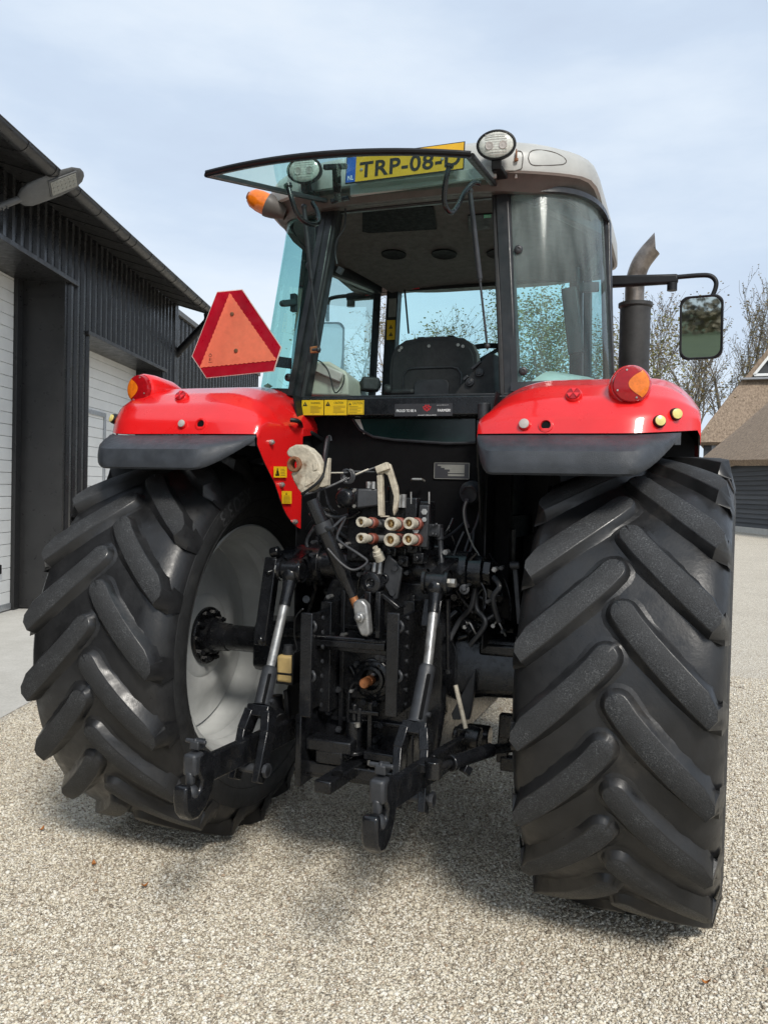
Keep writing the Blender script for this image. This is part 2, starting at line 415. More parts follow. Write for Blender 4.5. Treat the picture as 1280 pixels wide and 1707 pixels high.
mb = MB()  # end wall + corner trim + reveals
mb.prism([S(WN-.05, 11.90, .02), S(WN-.05, 11.90, 5.0), S(-14, 11.90, 8.4), S(-23, 11.90, 5.0), S(-23, 11.90, .02)], BD*.03)
mb.build('end_wall', 'shed_black', shed, smooth=0)
mb = MB(); mb.box((0, 0, 0), (0, 0, 0)); mb = MB()
Rm = Matrix((BN, BD, V((0, 0, 1)))).transposed()
def sbox(mb, n0, n1, d0, d1, z0, z1, mi=0): return mb.box(S((n0+n1)/2, (d0+d1)/2, (z0+z1)/2), (abs(n1-n0), abs(d1-d0), abs(z1-z0)), Rm, mi)
sbox(mb, WN-.06, WN+.045, 11.80, 11.935, .02, 5.05); mb.build('corner_trim', 'gutter_black', shed, smooth=0, bevel=.006)
mb = MB()
sbox(mb, -5.16, WN-.002, 6.95, 6.99, .02, 4.30); sbox(mb, -5.16, WN+.05, 1.9, 7.22, 4.255, 4.298); sbox(mb, -5.16, -5.05, 6.80, 6.948, .02, 4.253)
sbox(mb, WN+.05, WN+.075, 1.9, 7.22, 4.25, 4.31)
mb.build('door_surround', 'gutter_black', shed, smooth=0, bevel=.004)
mb = MB()
sbox(mb, -5.02, WN-.002, 11.15, 11.19, .02, 3.74); sbox(mb, -5.02, WN+.05, 7.58, 11.25, 3.70, 3.738); sbox(mb, -5.02, WN-.002, 7.66, 7.698, .02, 3.698)
sbox(mb, WN+.05, WN+.07, 7.58, 11.25, 3.695, 3.75)
mb.build('door_surround', 'gutter_black', shed, smooth=0, bevel=.004)
def sectional(n, d0, d1, z1, ph, parent):
    mb = MB(); z = .10; k = 0
    while z < z1:
        zt = min(z+ph-.006, z1); sbox(mb, n-.04, n, d0, d1, z, zt); z += ph; k += 1
    o = mb.build('garage_door', 'door_white', parent, smooth=0, bevel=.004)
    s = MB(); sbox(s, n-.06, n-.045, d0, d1, .02, z1); s.build('door_seams', 'door_seam', o, smooth=0)
    s = MB(); sbox(s, n-.03, n+.012, d0, d1, .02, .098); s.build('bottom_rail', 'alu', o, smooth=0, bevel=.004)
    return o
dr = sectional(-5.10, 2.0, 6.80, 4.25, .1525, shed)
mb = MB(); sbox(mb, -5.098, -5.06, 6.42, 6.50, .50, .62); mb.build('door_handle', 'black_matt', dr, bevel=.012)
dr2 = sectional(-4.96, 7.70, 11.15, 3.70, .1525, shed)
mb = MB()
for q in (8.62, 9.62): sbox(mb, -4.958, -4.935, q-.035, q+.035, .05, 2.80)
sbox(mb, -4.958, -4.935, 8.656, 9.584, 2.73, 2.80); mb.build('wicket_frame', 'alu', dr2, smooth=0, bevel=.004)
mb = MB()   # roof
for n0, z0, n1, z1 in ((-3.98, 5.02, -14, 8.55), (-14, 8.55, -24, 5.02)):
    mb.prism([S(n0, -7.2, z0), S(n1, -7.2, z1), S(n1, -7.2, z1+.08), S(n0, -7.2, z0+.08)], BD*19.2)
mb.build('roof', 'shed_black', shed, smooth=0)
mb = MB()
mb.prism([S(WN+.01, -7.1, 5.055), S(-3.93, -7.1, 4.90), S(-3.93, -7.1, 4.915), S(WN+.01, -7.1, 5.075)], BD*19.05)
d = -6.8
while d < 11.9:
    a, b_ = S(WN+.02, d, 5.047), S(-3.94, d, 4.893); mb.bar(a, b_, .012, .008, BD); d += .62
mb.build('soffit', 'gutter_black', shed, smooth=0)
def halfround(r, d0, d1, c, ov=0):
    pts = [(c[0]+r*math.cos(a), c[1]+r*math.sin(a)) for a in [PI + PI*i/12 for i in range(13)]]
    return [[S(p[0], d_, p[1]) for p in pts] for d_ in (d0, d1)]
mb = MB(); mb.shell(halfround(.085, -7.15, 11.97, (-3.84, 4.945)), .006)
mb.tube([S(-3.752, -7.15, 4.947), S(-3.752, 11.97, 4.947)], .011, 8)
mb.prism([S(-3.84+.085*math.cos(a), 11.965, 4.945+.085*math.sin(a)) for a in [PI + PI*i/12 for i in range(13)]], BD*.008)
gut = mb.build('gutter', 'gutter_black', shed)
d = -1.5
while d < 11.9:
    mb = MB(); mb.shell(halfround(.0925, d, d+.035, (-3.84, 4.945)), .004); mb.build('gutter_bracket', 'gutter_black', gut); d += .64
for d in (2.9, 7.2, 11.0):
    mb = MB(); mb.shell(halfround(.095, d, d+.11, (-3.84, 4.945)), .004); mb.build('gutter_joint', 'gutter_black', gut)
mb = MB(); mb.tube(smoothpath([S(-3.84, 11.72, 4.86), S(-3.84, 11.74, 4.74), S(-3.95, 11.78, 4.62), S(-4.40, 11.97, 4.22), S(-4.53, 12.0, 4.10), S(-4.56, 12.01, 3.95), S(-4.56, 12.01, .1)], 4), .068, 14)
mb.cyl(S(-4.56, 12.01, 4.02), S(-4.56, 12.01, 3.90), .082); mb.cyl(S(-4.42, 11.985, 4.20), S(-4.5, 12.0, 4.13), .078); mb.cyl(S(-3.84, 11.74, 4.78), S(-3.84, 11.735, 4.84), .06)
mb.build('downpipe', 'black_matt', shed)

# ---- second, lower shed behind it
shed2 = empty('metal_shed', S(-6, 15, 0), 'lower black metal shed with pale roof trim behind the big shed and warning triangle', 'shed')
q = atp(314, 533, BN, -5.7); zt = q.z; e = atp(428, 600, BN, -5.7).dot(BD)
mb = MB(); d = 12.4
while d < e:
    for a, b_, oa, ob in ((0, .30, 0, 0), (.30, .315, 0, .03), (.315, .345, .03, .03), (.345, .36, .03, 0)):
        mb.add([S(-5.7+oa, d+a, .02), S(-5.7+ob, d+b_, .02), S(-5.7+ob, d+b_, zt-.1), S(-5.7+oa, d+a, zt-.1)], [(0, 1, 2, 3)])
    d += .36
e = d
mb.add([S(-5.7, e, .02), S(-16, e, .02), S(-16, e, zt-.1), S(-5.7, e, zt-.1)], [(0, 1, 2, 3)])
mb.add([S(-5.7, 12.4, .02), S(-16, 12.4, .02), S(-16, 12.4, zt-.1), S(-5.7, 12.4, zt-.1)], [(0, 1, 2, 3)])
mb.build('wall_cladding', 'shed_black', shed2, smooth=0)
mb = MB(); sbox(mb, -16.1, -5.62, 12.3, e+.1, zt-.1, zt+.02); mb.build('roof_edge', 'lamp_grey', shed2, smooth=0)

# ---- LED flood lamp on the shed wall
lamp = empty('outdoor_lamp', S(-4.46, 4.62, 4.25), 'grey LED street light head on a short bracket under the shed eave', 'lamp')
p0 = S(-4.28, 4.72, 4.46); p1 = S(-3.60, 5.24, 5.00); ax = (p1-p0).normalized()
sd = ax.cross(V((0, 0, 1))).normalized(); tp = sd.cross(ax).normalized(); q_ = math.radians(40); sd, tp = sd*math.cos(q_)+tp*math.sin(q_), tp*math.cos(q_)-sd*math.sin(q_)
mb = MB(); L = (p1-p0).length; rows = []
for t, w, h0, h1 in ((.24, .055, -.03, .03), (.28, .10, -.05, .05), (.36, .135, -.055, .07), (.5, .15, -.03, .075), (.7, .155, -.022, .062), (.88, .135, -.018, .042), (.97, .085, -.012, .024), (1.0, .03, -.006, .01)):
    c = p0 + ax*(L*t); rows.append([c + sd*(w*math.cos(a)*1) + tp*(h1*math.sin(a) if math.sin(a) > 0 else -h0*math.sin(a)) for a in [2*PI*k/20 for k in range(20)]])
mb.grid(rows, close=True); mb.f += [list(range(20))]; mb.m.append(0)
mb.build('lamp_head', 'lamp_grey', lamp)
mb = MB(); c = p0 + ax*(L*.74); Rl = Matrix((ax, sd, tp)).transposed()
mb.box(c - tp*.028, (.34, .20, .016), Rl); h = mb.build('led_frame', 'lamp_grey', lamp, bevel=.007)
mb = MB(); mb.box(c - tp*.037, (.30, .16, .008), Rl)
for i in range(6):
    for j in range(3): mb.cyl(c + ax*(-.12+.048*i) + sd*(-.05+.05*j) - tp*.042, c + ax*(-.12+.048*i) + sd*(-.05+.05*j) - tp*.046, .014, seg=8)
mb.build('led_panel', 'led', h)
mb = MB(); mb.tube([p0 - ax*.06, p0 + ax*(L*.26)], .036, 14); mb.tube(smoothpath([S(WN+.03, 4.55, 4.36), S(-4.36, 4.65, 4.39), p0], 4), .028, 12)
mb.box(S(WN+.045, 4.55, 4.36), (.03, .16, .22), Rm)
for k in (-.02, .03): mb.cyl(p0 + ax*(.05+k) - tp*.03, p0 + ax*(.05+k) - tp*.062, .009, seg=8)
mb.build('bracket', 'lamp_grey', lamp)

# ---- thatched barn on the right
B0 = at(1280, 892, Z=0); BA = V((-math.sin(.35), math.cos(.35), 0)); BT = V((math.cos(.35), math.sin(.35), 0))
def Wp(s, t, z): return B0 + BA*s + BT*t + V((0, 0, z - B0.z))
barn = empty('thatched_barn', tuple(Wp(6, 4, 0)), 'thatched barn with black weatherboards and white gable frame at the right edge', 'barn')
ze = atp(1280, 764, BT, B0.dot(BT)).z
S_E = 8.2
mb = MB(); z = .28; i = 0
while z < ze+.2:
    mb.prism([Wp(-14, -.01, z), Wp(-14, -.085, z), Wp(-14, -.012, z+.222), Wp(-14, .02, z+.222)], BA*(14+S_E)); z += .235
mb.prism([Wp(S_E, 0, .1), Wp(S_E, 9, .1), Wp(S_E, 9, 9), Wp(S_E, 0, ze+.2)], BA*-.05)
mb.build('boarded_wall', 'black_boards', barn, smooth=0)
mb = MB(); mb.prism([Wp(-14, -.09, 0), Wp(-14, .02, 0), Wp(-14, .02, .285), Wp(-14, -.09, .285)], BA*(14+S_E)); mb.build('plinth', 'concrete', barn, smooth=0)
def thatch(rows, name, t=.38):
    """thick rounded thatch over a ruled sheet"""
    out = []
    for r in rows: out.append([V(p) + V((0, 0, .05*math.sin(j*.7)+.03*random.uniform(-1, 1))) for j, p in enumerate(r)])
    mb = MB(); mb.shell(out, -t); return mb
rows = []
for i in range(8):
    u = i/7; rows.append([Wp(lerp(-14.5, S_E+.45 - .9*u, j/26), -.55 + 7.6*u, ze - .05 + 7.4*u*(1+.10*(u-1))) for j in range(27)])
mb = thatch(rows, 'x')
mb.build('lower_roof', 'thatch', barn, smooth=60)
BA1, BT1 = BA, BT
# main roof : ridge runs away from the camera, half hip at the near end
_r = fw + rt*((1225-640)/F_PX); _r = V((_r.x, _r.y, 0)).normalized(); B0m = B0 - BT*(B0-B0).dot(BT)
BA = _r; BT = V((_r.y, -_r.x, 0)); sM = 14.0
def mainpt(px, py): return atp(px, py, BA, (B0 + BA*sM).dot(BA))
eL = mainpt(1158, 738); rg = mainpt(1312, 528); hp = mainpt(1236, 622)
zc, zr, zh = eL.z, rg.z, hp.z
def tt(p): return (p-B0).dot(BT)
tE, tR, tH = tt(eL), tt(rg), tt(hp); hw = tR - tE
rows = []
for i in range(9):
    u = i/8; z = lerp(zc, zr, u); tL = tR - hw*(1-u)*(1+.06*u*(1-u)*4)
    s0 = sM + (3.0*min(1, (z-zc)/(zh-zc)) if z < zh else 3.0)
    rows.append([Wp(lerp(s0, sM+16, j/10), tL + .04*(j/10)*16, z) for j in range(11)])
thatch(rows, '', .35).build('main_roof', 'thatch', barn, smooth=60)
rows = []
for i in range(9):
    u = i/8; z = lerp(zc, zr, u); tL = tR + hw*(1-u)
    s0 = sM + (3.0*min(1, (z-zc)/(zh-zc)) if z < zh else 3.0)
    rows.append([Wp(lerp(sM+16, s0, j/10), tL, z) for j in range(11)])
thatch(rows, '', .35).build('main_roof', 'thatch', barn, smooth=60)
rows = []
for i in range(7):
    u = i/6; z = lerp(zc, zh, u); k = (z-zc)/(zr-zc); hwz = hw*(1-k)*(1+.06*k*(1-k)*4)
    rows.append([Wp(sM + 3.0*u, lerp(tR+hwz, tR-hwz, j/12), z) for j in range(13)])
thatch(rows, '', .35).build('hip_roof', 'thatch', barn, smooth=60)
hh = hw*(1-(zh-zc)/(zr-zc)); s2 = sM+2.75
gab = MB(); gab.prism([Wp(s2+.3, tR-hh*.93, zh+.1), Wp(s2+.3, tR+hh*.93, zh+.1), Wp(s2+.3, tR, zr-.3)], BA*.1); gb = gab.build('gable', 'black_boards', barn, smooth=0)
mb = MB(); A, B_, C_ = Wp(s2+.1, tR-hh*.78, zh+.25), Wp(s2+.1, tR+hh*.78, zh+.25), Wp(s2+.1, tR, zr-.75)
for a, b_ in ((A, B_), (B_, C_), (C_, A), ((A+B_)/2, (B_+C_)/2), ((A+B_)/2, (A+C_)/2), ((A+B_)/2, C_)): mb.bar(a, b_, .17, .1, BA.cross((b_-a).normalized()))
mb.build('white_frame', 'white_frame', gb, smooth=0)
mb = MB(); mb.bar(Wp(s2-.1, tR-hh*1.15, zh-.02), Wp(s2-.1, tR+hh*1.15, zh-.02), .5, .12, BA); mb.build('lead_flashing', 'lead', barn)
mb = MB(); mb.prism([Wp(sM+.5, tE+.5, 0), Wp(sM+.5, tR+hw-.5, 0), Wp(sM+.5, tR+hw-.5, zc), Wp(sM+.5, tE+.5, zc)], BA*15); mb.build('back_wall', 'black_boards', barn, smooth=0)
mb = MB(); q0 = mainpt(1172, 757); mb.bar(Wp(sM+.42, tE+1.0, zc-.55), Wp(sM+.42, tE+2.7, zc-.5), .9, .03, (0, 0, 1)); mb.build('loft_boards', 'lead', barn, smooth=0)

# ---- trees
def tree(name, label, px, Yd, top, spread, leafmat_, nleaf, seed, leaf=.11, lean=0, fill=.5):
    rnd = random.Random(seed); base = at(px, 850, Y=Yd); base = V((base.x, base.y, 0)); H = at(px, top, Y=Yd).z
    root = empty(name, base, label, 'tree', 'trees behind the tractor'); br = MB(); lv = MB(); tips = []; rmin = Yd*.00024
    def grow(p, d, L, r, lev):
        n = 4 if lev < 2 else 3; pts = [p]; rs = [r]; q = p.copy(); dd = d.copy()
        for i in range(n):
            dd = (dd + V((rnd.uniform(-1, 1), rnd.uniform(-1, 1), rnd.uniform(-.35, .8)))*(.12 if lev == 0 else .20)).normalized()
            q = q + dd*(L/n); pts.append(q.copy()); rs.append(max(rmin*.7, r*(1-.72*(i+1)/n)))
        br.tube(pts, rs, 6 if lev < 2 else (4 if lev < 3 else 3), cap=False)
        if lev >= 2:
            for i in range(1, n+1): tips.append((pts[i], lev))
        if lev < 4:
            k = (7, 5, 4, 3)[lev]
            for i in range(k):
                t = lerp(.28 if lev == 0 else .2, 1, (i+rnd.random())/k); j = min(n-1, int(t*n)); o = pts[j].lerp(pts[j+1], t*n-j)
                a = rnd.uniform(0, 2*PI); el = rnd.uniform(.25, 1.0) if lev == 0 else rnd.uniform(.2, .9)
                x, y, z = frame(dd if lev else V((0, 0, 1)))
                nd = (z*math.cos(el) + (x*math.cos(a) + y*math.sin(a))*math.sin(el)*spread + V((0, 0, .25))).normalized()
                grow(o, nd, L*rnd.uniform(.42, .66)*(1.12 - .4*t if lev == 0 else 1), max(rmin, r*(1-.7*t)*.6), lev+1)
    grow(base, V((lean, 0, 1)).normalized(), H*.80, H*.020, 0)
    zt = max(p.z for p, l in tips); sc_z = H/zt
    for p in br.v: p.z *= sc_z
    for i in range(nleaf):
        p, l = tips[rnd.randrange(len(tips))]
        c = V((p.x, p.y, p.z*sc_z)) + V((rnd.gauss(0, 1), rnd.gauss(0, 1), rnd.gauss(0, 1)))*fill
        x, y, z = frame(V((rnd.uniform(-1, 1), rnd.uniform(-1, 1), rnd.uniform(-1, 1)))+V((0, 0, 1e-3)))
        s = leaf*rnd.uniform(.5, 1.3)
        lv.add([c - x*s*.5, c + y*s*.28, c + x*s*.5, c - y*s*.28], [(0, 1, 2, 3)])
    br.build('trunk', 'bark', root, smooth=60, fix=False); lv.build('crown', leafmat_, root, smooth=0, fix=False)
TL = [
 ('bare_tree', 'slim nearly bare tree with dark hanging leaves just right of the exhaust', 1098, 88, 466, .8, 'leaf_dry', 1100, 11, .24, 0, .10),
 ('bare_tree', 'thin leafless tree seen below and left of the right mirror', 1150, 92, 505, .9, 'leaf_dry', 800, 12, .26, .05, .1),
 ('bare_tree', 'sparse brown leaved tree between the right mirror and the thatched roof', 1200, 96, 478, .8, 'leaf_yellow', 1900, 13, .28, 0, .12),
 ('poplar_tree', 'tall upright yellowish tree beside the thatched gable', 1246, 100, 450, .55, 'leaf_yellow', 1500, 14, .24, 0, .12),
 ('bare_tree', 'bare tree cut by the right edge of the photo', 1300, 98, 470, .8, 'leaf_dry', 500, 15, .24, 0, .12),
 ('leafy_tree', 'broad leafy olive green tree seen through the curved right cab window', 930, 36, 440, 1.25, 'leaf_green', 9500, 16, .15, 0, .30),
 ('leafy_tree', 'green and brown tree seen through the windscreen right of the seat', 812, 40, 468, 1.0, 'leaf_green', 5200, 17, .15, 0, .28),
 ('bare_tree', 'nearly bare tree seen through the windscreen above the seat', 712, 30, 455, 1.0, 'leaf_dry', 1500, 18, .10, -.05, .08),
 ('bare_tree', 'bare branched tree seen through the left cab door', 592, 28, 500, 1.0, 'leaf_yellow', 1500, 19, .11, 0, .10),
 ('leafy_tree', 'low tree with thin foliage beside the exhaust, partly hidden by the cab', 1022, 45, 480, .9, 'leaf_yellow', 2600, 20, .17, 0, .25),
]
for a in TL: tree(*a)
# far belt of wood closing the horizon
rnd = random.Random(5); mb = MB()
for i in range(36000):
    a = rnd.uniform(-PI, PI); R_ = rnd.uniform(95, 120); c = V((math.sin(a)*R_, math.cos(a)*R_, abs(rnd.gauss(0, 2.4))*(1+.4*math.sin(a*37)+.3*math.sin(a*11))))
    x, y, z = frame(V((rnd.uniform(-1, 1), rnd.uniform(-1, 1), rnd.uniform(-1, 1)))); s = rnd.uniform(.25, .7)
    mb.add([c-x*s, c+y*s*.6, c+x*s, c-y*s*.6], [(0, 1, 2, 3)])
tag(mb.build('far_woodland', 'leaf_dry', smooth=0, fix=False), 'distant strip of autumn woodland along the horizon', 'woodland', kind='stuff')

# ---- fallen leaves on the gravel
LV = [(70, 1384, 'small orange fallen leaf on gravel left of the left tyre'), (157, 1442, 'brown curled fallen leaf on gravel below the left tyre'), (242, 1478, 'yellow orange fallen leaf on gravel in the lower left'),
      (1176, 1640, 'brown fallen leaf on gravel in the lower right below the right tyre')]
rnd = random.Random(3)
for px, py, lab in LV:
    if lab is None: continue
    c = at(px, py, Z=.012); a = rnd.uniform(0, 6.28); x = V((math.cos(a), math.sin(a), rnd.uniform(-.1, .3))).normalized(); y = x.cross(V((0, 0, 1))).normalized()
    mb = MB(); n = 6; rows = []
    for i in range(n+1):
        t = i/n; w = .009*math.sin(PI*min(1, t*.95+.03))**.7; cc = c + x*(.030*(t-.5)) + V((0, 0, .012*(t-.5)**2*4))
        rows.append([cc + y*w*k + V((0, 0, .006*abs(k))) for k in (-1, -.4, .4, 1)])
    mb.grid(rows); o = mb.build('fallen_leaf', 'leaf_fallen', smooth=60); tag(o, lab, 'leaf', 'fallen leaves on the gravel')

# ---- loose stones of the gravel near the camera (uncountable)
import numpy as np
def stones():
    rg = np.random.default_rng(21); N = 500000
    # density follows nearness to the camera so that the sheet never ends abruptly
    R0 = CAM.xy; ang = rg.uniform(-.62, .66, N) + YAW; rr = 1.0 + 7.5*rg.random(N)**1.25
    px = R0.x - np.sin(ang)*rr; py = R0.y + np.cos(ang)*rr
    nn_ = px*BN.x + py*BN.y; keep = nn_ > -2.74 + .05*rg.standard_normal(N); px, py, rr = px[keep], py[keep], rr[keep]; N = len(px)
    sz = rg.lognormal(math.log(.0037), .30, N).clip(.0020, .0105)
    cube = np.array([(x, y, z) for z in (-1, 1) for y in (-1, 1) for x in (-1, 1)], float)*.64
    ext = np.array([(0, 0, 1.0), (0, 0, -1.0), (1, 0, 0), (-1, 0, 0), (0, 1, 0), (0, -1, 0)], float)
    base = np.vstack([cube, ext]); nv = len(base)
    quads = [((0, 2, 3, 1), 9), ((4, 5, 7, 6), 8), ((0, 1, 5, 4), 13), ((2, 6, 7, 3), 12), ((0, 4, 6, 2), 11), ((1, 3, 7, 5), 10)]
    tris = np.array([(q[i], q[(i+1) % 4], c) for q, c in quads for i in range(4)])
    a = rg.uniform(0, 2*PI, N); ca, sa = np.cos(a), np.sin(a); tl = rg.normal(0, .35, N); ct, st = np.cos(tl), np.sin(tl)
    B = base[None]*(1+.22*rg.standard_normal((N, nv, 1)))*np.stack([rg.uniform(1.0, 1.5, N), rg.uniform(.75, 1.05, N), rg.uniform(.55, .9, N)], 1)[:, None, :]*sz[:, None, None]
    x = B[:, :, 0]*ct[:, None] + B[:, :, 2]*st[:, None]; z = -B[:, :, 0]*st[:, None] + B[:, :, 2]*ct[:, None]; y = B[:, :, 1]
    Vx = np.stack([x*ca[:, None]-y*sa[:, None]+px[:, None], x*sa[:, None]+y*ca[:, None]+py[:, None], z+(sz*rg.uniform(-.1, .75, N))[:, None]], 2).reshape(-1, 3)
    F = (tris[None]+np.arange(N)[:, None, None]*nv).reshape(-1, 3)
    me = bpy.data.meshes.new('gravel_stones'); me.vertices.add(len(Vx)); me.vertices.foreach_set('co', Vx.astype(np.float32).ravel())
    me.loops.add(F.size); me.loops.foreach_set('vertex_index', F.astype(np.int32).ravel())
    me.polygons.add(len(F)); me.polygons.foreach_set('loop_start', np.arange(0, F.size, 3, dtype=np.int32)); me.polygons.foreach_set('loop_total', np.full(len(F), 3, np.int32))
    me.update(calc_edges=True)
    at_ = me.attributes.new('tone', 'FLOAT', 'POINT'); at_.data.foreach_set('value', np.repeat(rg.random(N), nv).astype(np.float32))
    me.materials.append(M['stone']); o = bpy.data.objects.new('gravel_stones', me); COL.objects.link(o)
    tag(o, 'loose pale gravel stones strewn over the yard', 'gravel', kind='stuff')
stones()
# ---- sky and sun
w = bpy.data.worlds.new("World"); sc.world = w; w.use_nodes = True; nt = w.node_tree; nt.nodes.clear()
SUN_EL, SUN_AZ = math.radians(44), math.radians(142)      # azimuth from +Y towards +X
out = nt.nodes.new('ShaderNodeOutputWorld'); bg = nt.nodes.new('ShaderNodeBackground'); bg2 = nt.nodes.new('ShaderNodeBackground'); mx = nt.nodes.new('ShaderNodeMixShader')
sky = nt.nodes.new('ShaderNodeTexSky'); sky.sky_type = 'NISHITA'; sky.sun_disc = False; sky.sun_elevation = SUN_EL; sky.sun_rotation = SUN_AZ; sky.dust_density = 2.5
nt.links.new(sky.outputs[0], bg.inputs[0]); bg.inputs[1].default_value = .10
tc = nt.nodes.new('ShaderNodeTexCoord'); mp = nt.nodes.new('ShaderNodeMapping'); mp.inputs['Scale'].default_value = (1.0, 1.0, 3.2); mp.inputs['Location'].default_value = (.35, .1, .2)
nt.links.new(tc.outputs['Generated'], mp.inputs[0])
n1 = noise(nt, mp.outputs[0], 1.7, 7, .55)
cl = ramp(nt, n1, [(.28, (.56, .65, .80)), (.46, (.63, .74, .89)), (.60, (.76, .855, .97)), (.76, (.90, .95, 1.0))])
nt.links.new(cl, bg2.inputs[0]); bg2.inputs[1].default_value = 1.12
mx.inputs[0].default_value = .86
nt.links.new(bg.outputs[0], mx.inputs[1]); nt.links.new(bg2.outputs[0], mx.inputs[2]); nt.links.new(mx.outputs[0], out.inputs[0])
sl = bpy.data.lights.new('sun', 'SUN'); sl.energy = 3.0; sl.angle = math.radians(14); sl.color = (1, .95, .87)
so = bpy.data.objects.new('sun', sl); COL.objects.link(so)
sd_ = V((math.sin(SUN_AZ)*math.cos(SUN_EL), math.cos(SUN_AZ)*math.cos(SUN_EL), math.sin(SUN_EL)))
so.rotation_euler = sd_.to_track_quat('Z', 'Y').to_euler(); so.location = sd_*20
sc.view_settings.view_transform = 'Standard'; sc.view_settings.look = 'None'; sc.view_settings.exposure = 0; sc.view_settings.gamma = 1
sc.render.engine = 'CYCLES'; sc.cycles.max_bounces = 8; sc.cycles.transparent_max_bounces = 16
# ================================================================== TRACTOR
TR = empty('tractor', (0, 0, 0), 'red farm tractor seen from behind with raised rear window and big black tyres', 'tractor')
HC, RT = .907, .910
def tyre_meshes(cx, phase, parent, R, hc, cy, xs, rb0, nl, prof, lugdrop, wtop, wbase):
    """carcass lathe + chevron lugs; x outward offset from the wheel's middle plane"""
    o = V((cx, cy, hc)); mb = MB()
    mb.lathe([(x, r) for x, r in prof], o, (1, 0, 0), 144)
    nc = len(mb.f)
    def P3(x, s, r):            # s = arc length at R, rising at the rear
        ph = s/R; return o + V((x, -r*math.cos(ph), r*math.sin(ph)))
    def base_r(x):
        ax = abs(x)
        tab = sorted([(p[0], p[1]) for p in prof if p[0] >= 0 and p[1] > rb0-.09]); return interp(tab, ax)
    per = 2*PI*R/nl
    for h in (-1, 1):
        for k in range(nl):
            s0 = phase*R + (k + (.5 if h > 0 else 0))*per
            x0, x1 = .022, xs; rows = []
            def spine(u): return h*lerp(x0, x1, u), s0 - lugdrop*per*(u**.88)
            st = [(0, PI*.47), (0, PI*.36), (0, PI*.25), (0, PI*.13), (0, 0), (.10, 0), (.25, 0), (.42, 0), (.6, 0), (.8, 0), (1.0, 0)]
            for u, ang in st:
                x, s = spine(u); xa, sa = spine(min(1, u+.04)); xb, sb = spine(max(0, u-.04)); L = math.hypot(xa-xb, sa-sb); tx, ts = (xa-xb)/L, (sa-sb)/L
                nx, ns = (-ts, tx) if tx > 0 else (ts, -tx)
                if u > .75: k_ = (u-.75)*.6; nx *= 1-k_
                wf = 1 + .10*u; hw_, bw = wtop*.5*wf, wbase*.5*wf; rt_ = R - .008*(x/xs)**2; pts = []
                fl = .034*(1-.85*u)
                for q, r in ((-bw-fl, -1), (-bw-.006, -2), (-hw_-.002, rt_-.004), (-hw_+.003, rt_), (0, rt_+.0005), (hw_-.003, rt_), (hw_+.002, rt_-.004), (bw+.006, -2), (bw+fl, -1)):
                    qq = q*math.cos(ang); al = -abs(q)*math.sin(ang)
                    xx = max(-xs, min(xs, x + nx*qq + tx*al)); ss = s + ns*qq + ts*al
                    rr = base_r(xx)-.003 if r == -1 else (base_r(xx)+.0035 if r == -2 else r); pts.append(P3(xx, ss, rr))
                rows.append(pts)
            # shoulder face running down into the sidewall
            s = s0 - lugdrop*per*1.0
            for xo_, rr, wf in ((xs+.012, R-.058, .98), (xs+.028, R-.118, .66)):
                rows.append([P3(h*xo_, s + q, rr if abs(q) < wtop*.45 else rr-.012) for q in (-wbase*.62*wf, -wbase*.5*wf, -wtop*.5*wf, -wtop*.25*wf, 0, wtop*.25*wf, wtop*.5*wf, wbase*.5*wf, wbase*.62*wf)])
            b0 = len(mb.f); mb.grid(rows)
            nq = 8
            for i in range(b0, len(mb.f)):
                r_, j = divmod(i-b0, nq)
                if 3 <= j <= 4 and r_ < len(st)-1: mb.m[i] = 1
            mb.add(rows[0], [tuple(range(9))]); mb.add(rows[-1], [tuple(range(8, -1, -1))])
    # sidewall faces use the drier side rubber
    for i in range(nc):
        f = mb.f[i]; rr = sum(math.hypot(mb.v[k].y-cy, mb.v[k].z-hc) for k in f)/len(f)
        if rr < rb0-.085: mb.m[i] = 2
    return mb.build('tyre', ['rubber', 'lug_top', 'rubber_side'], parent, smooth=42)
REAR = [(-.228, .548), (-.240, .566), (-.268, .600), (-.312, .640), (-.342, .688), (-.350, .732), (-.342, .778), (-.322, .824), (-.290, .853), (-.22, .868), (-.12, .876), (0, .879)]
REAR = REAR + [(-x, r) for x, r in REAR[-2::-1]]
def sidewall_text(body, o, side, r, ang, size, parent, flip=1, bold=.01, spc=1.1):
    """raised lettering bent round the sidewall"""
    vs, fs, w = text(body, 1.0, bold, spc); mb = MB(); out = []
    for p in vs:
        a = ang - flip*(p[0]*size - w*size/2)/r; rr = r + (p[1]-.35)*size*1.3
        x = interp([(.548, .228), (.566, .240), (.60, .268), (.640, .312), (.688, .342), (.732, .350), (.778, .342), (.82, .322)], rr) + .0015
        out.append(V(o) + V((side*x, -rr*math.cos(a), rr*math.sin(a))))
    mb.add(out, fs); return mb.build('sidewall_lettering', 'letters', parent, smooth=0, fix=False)
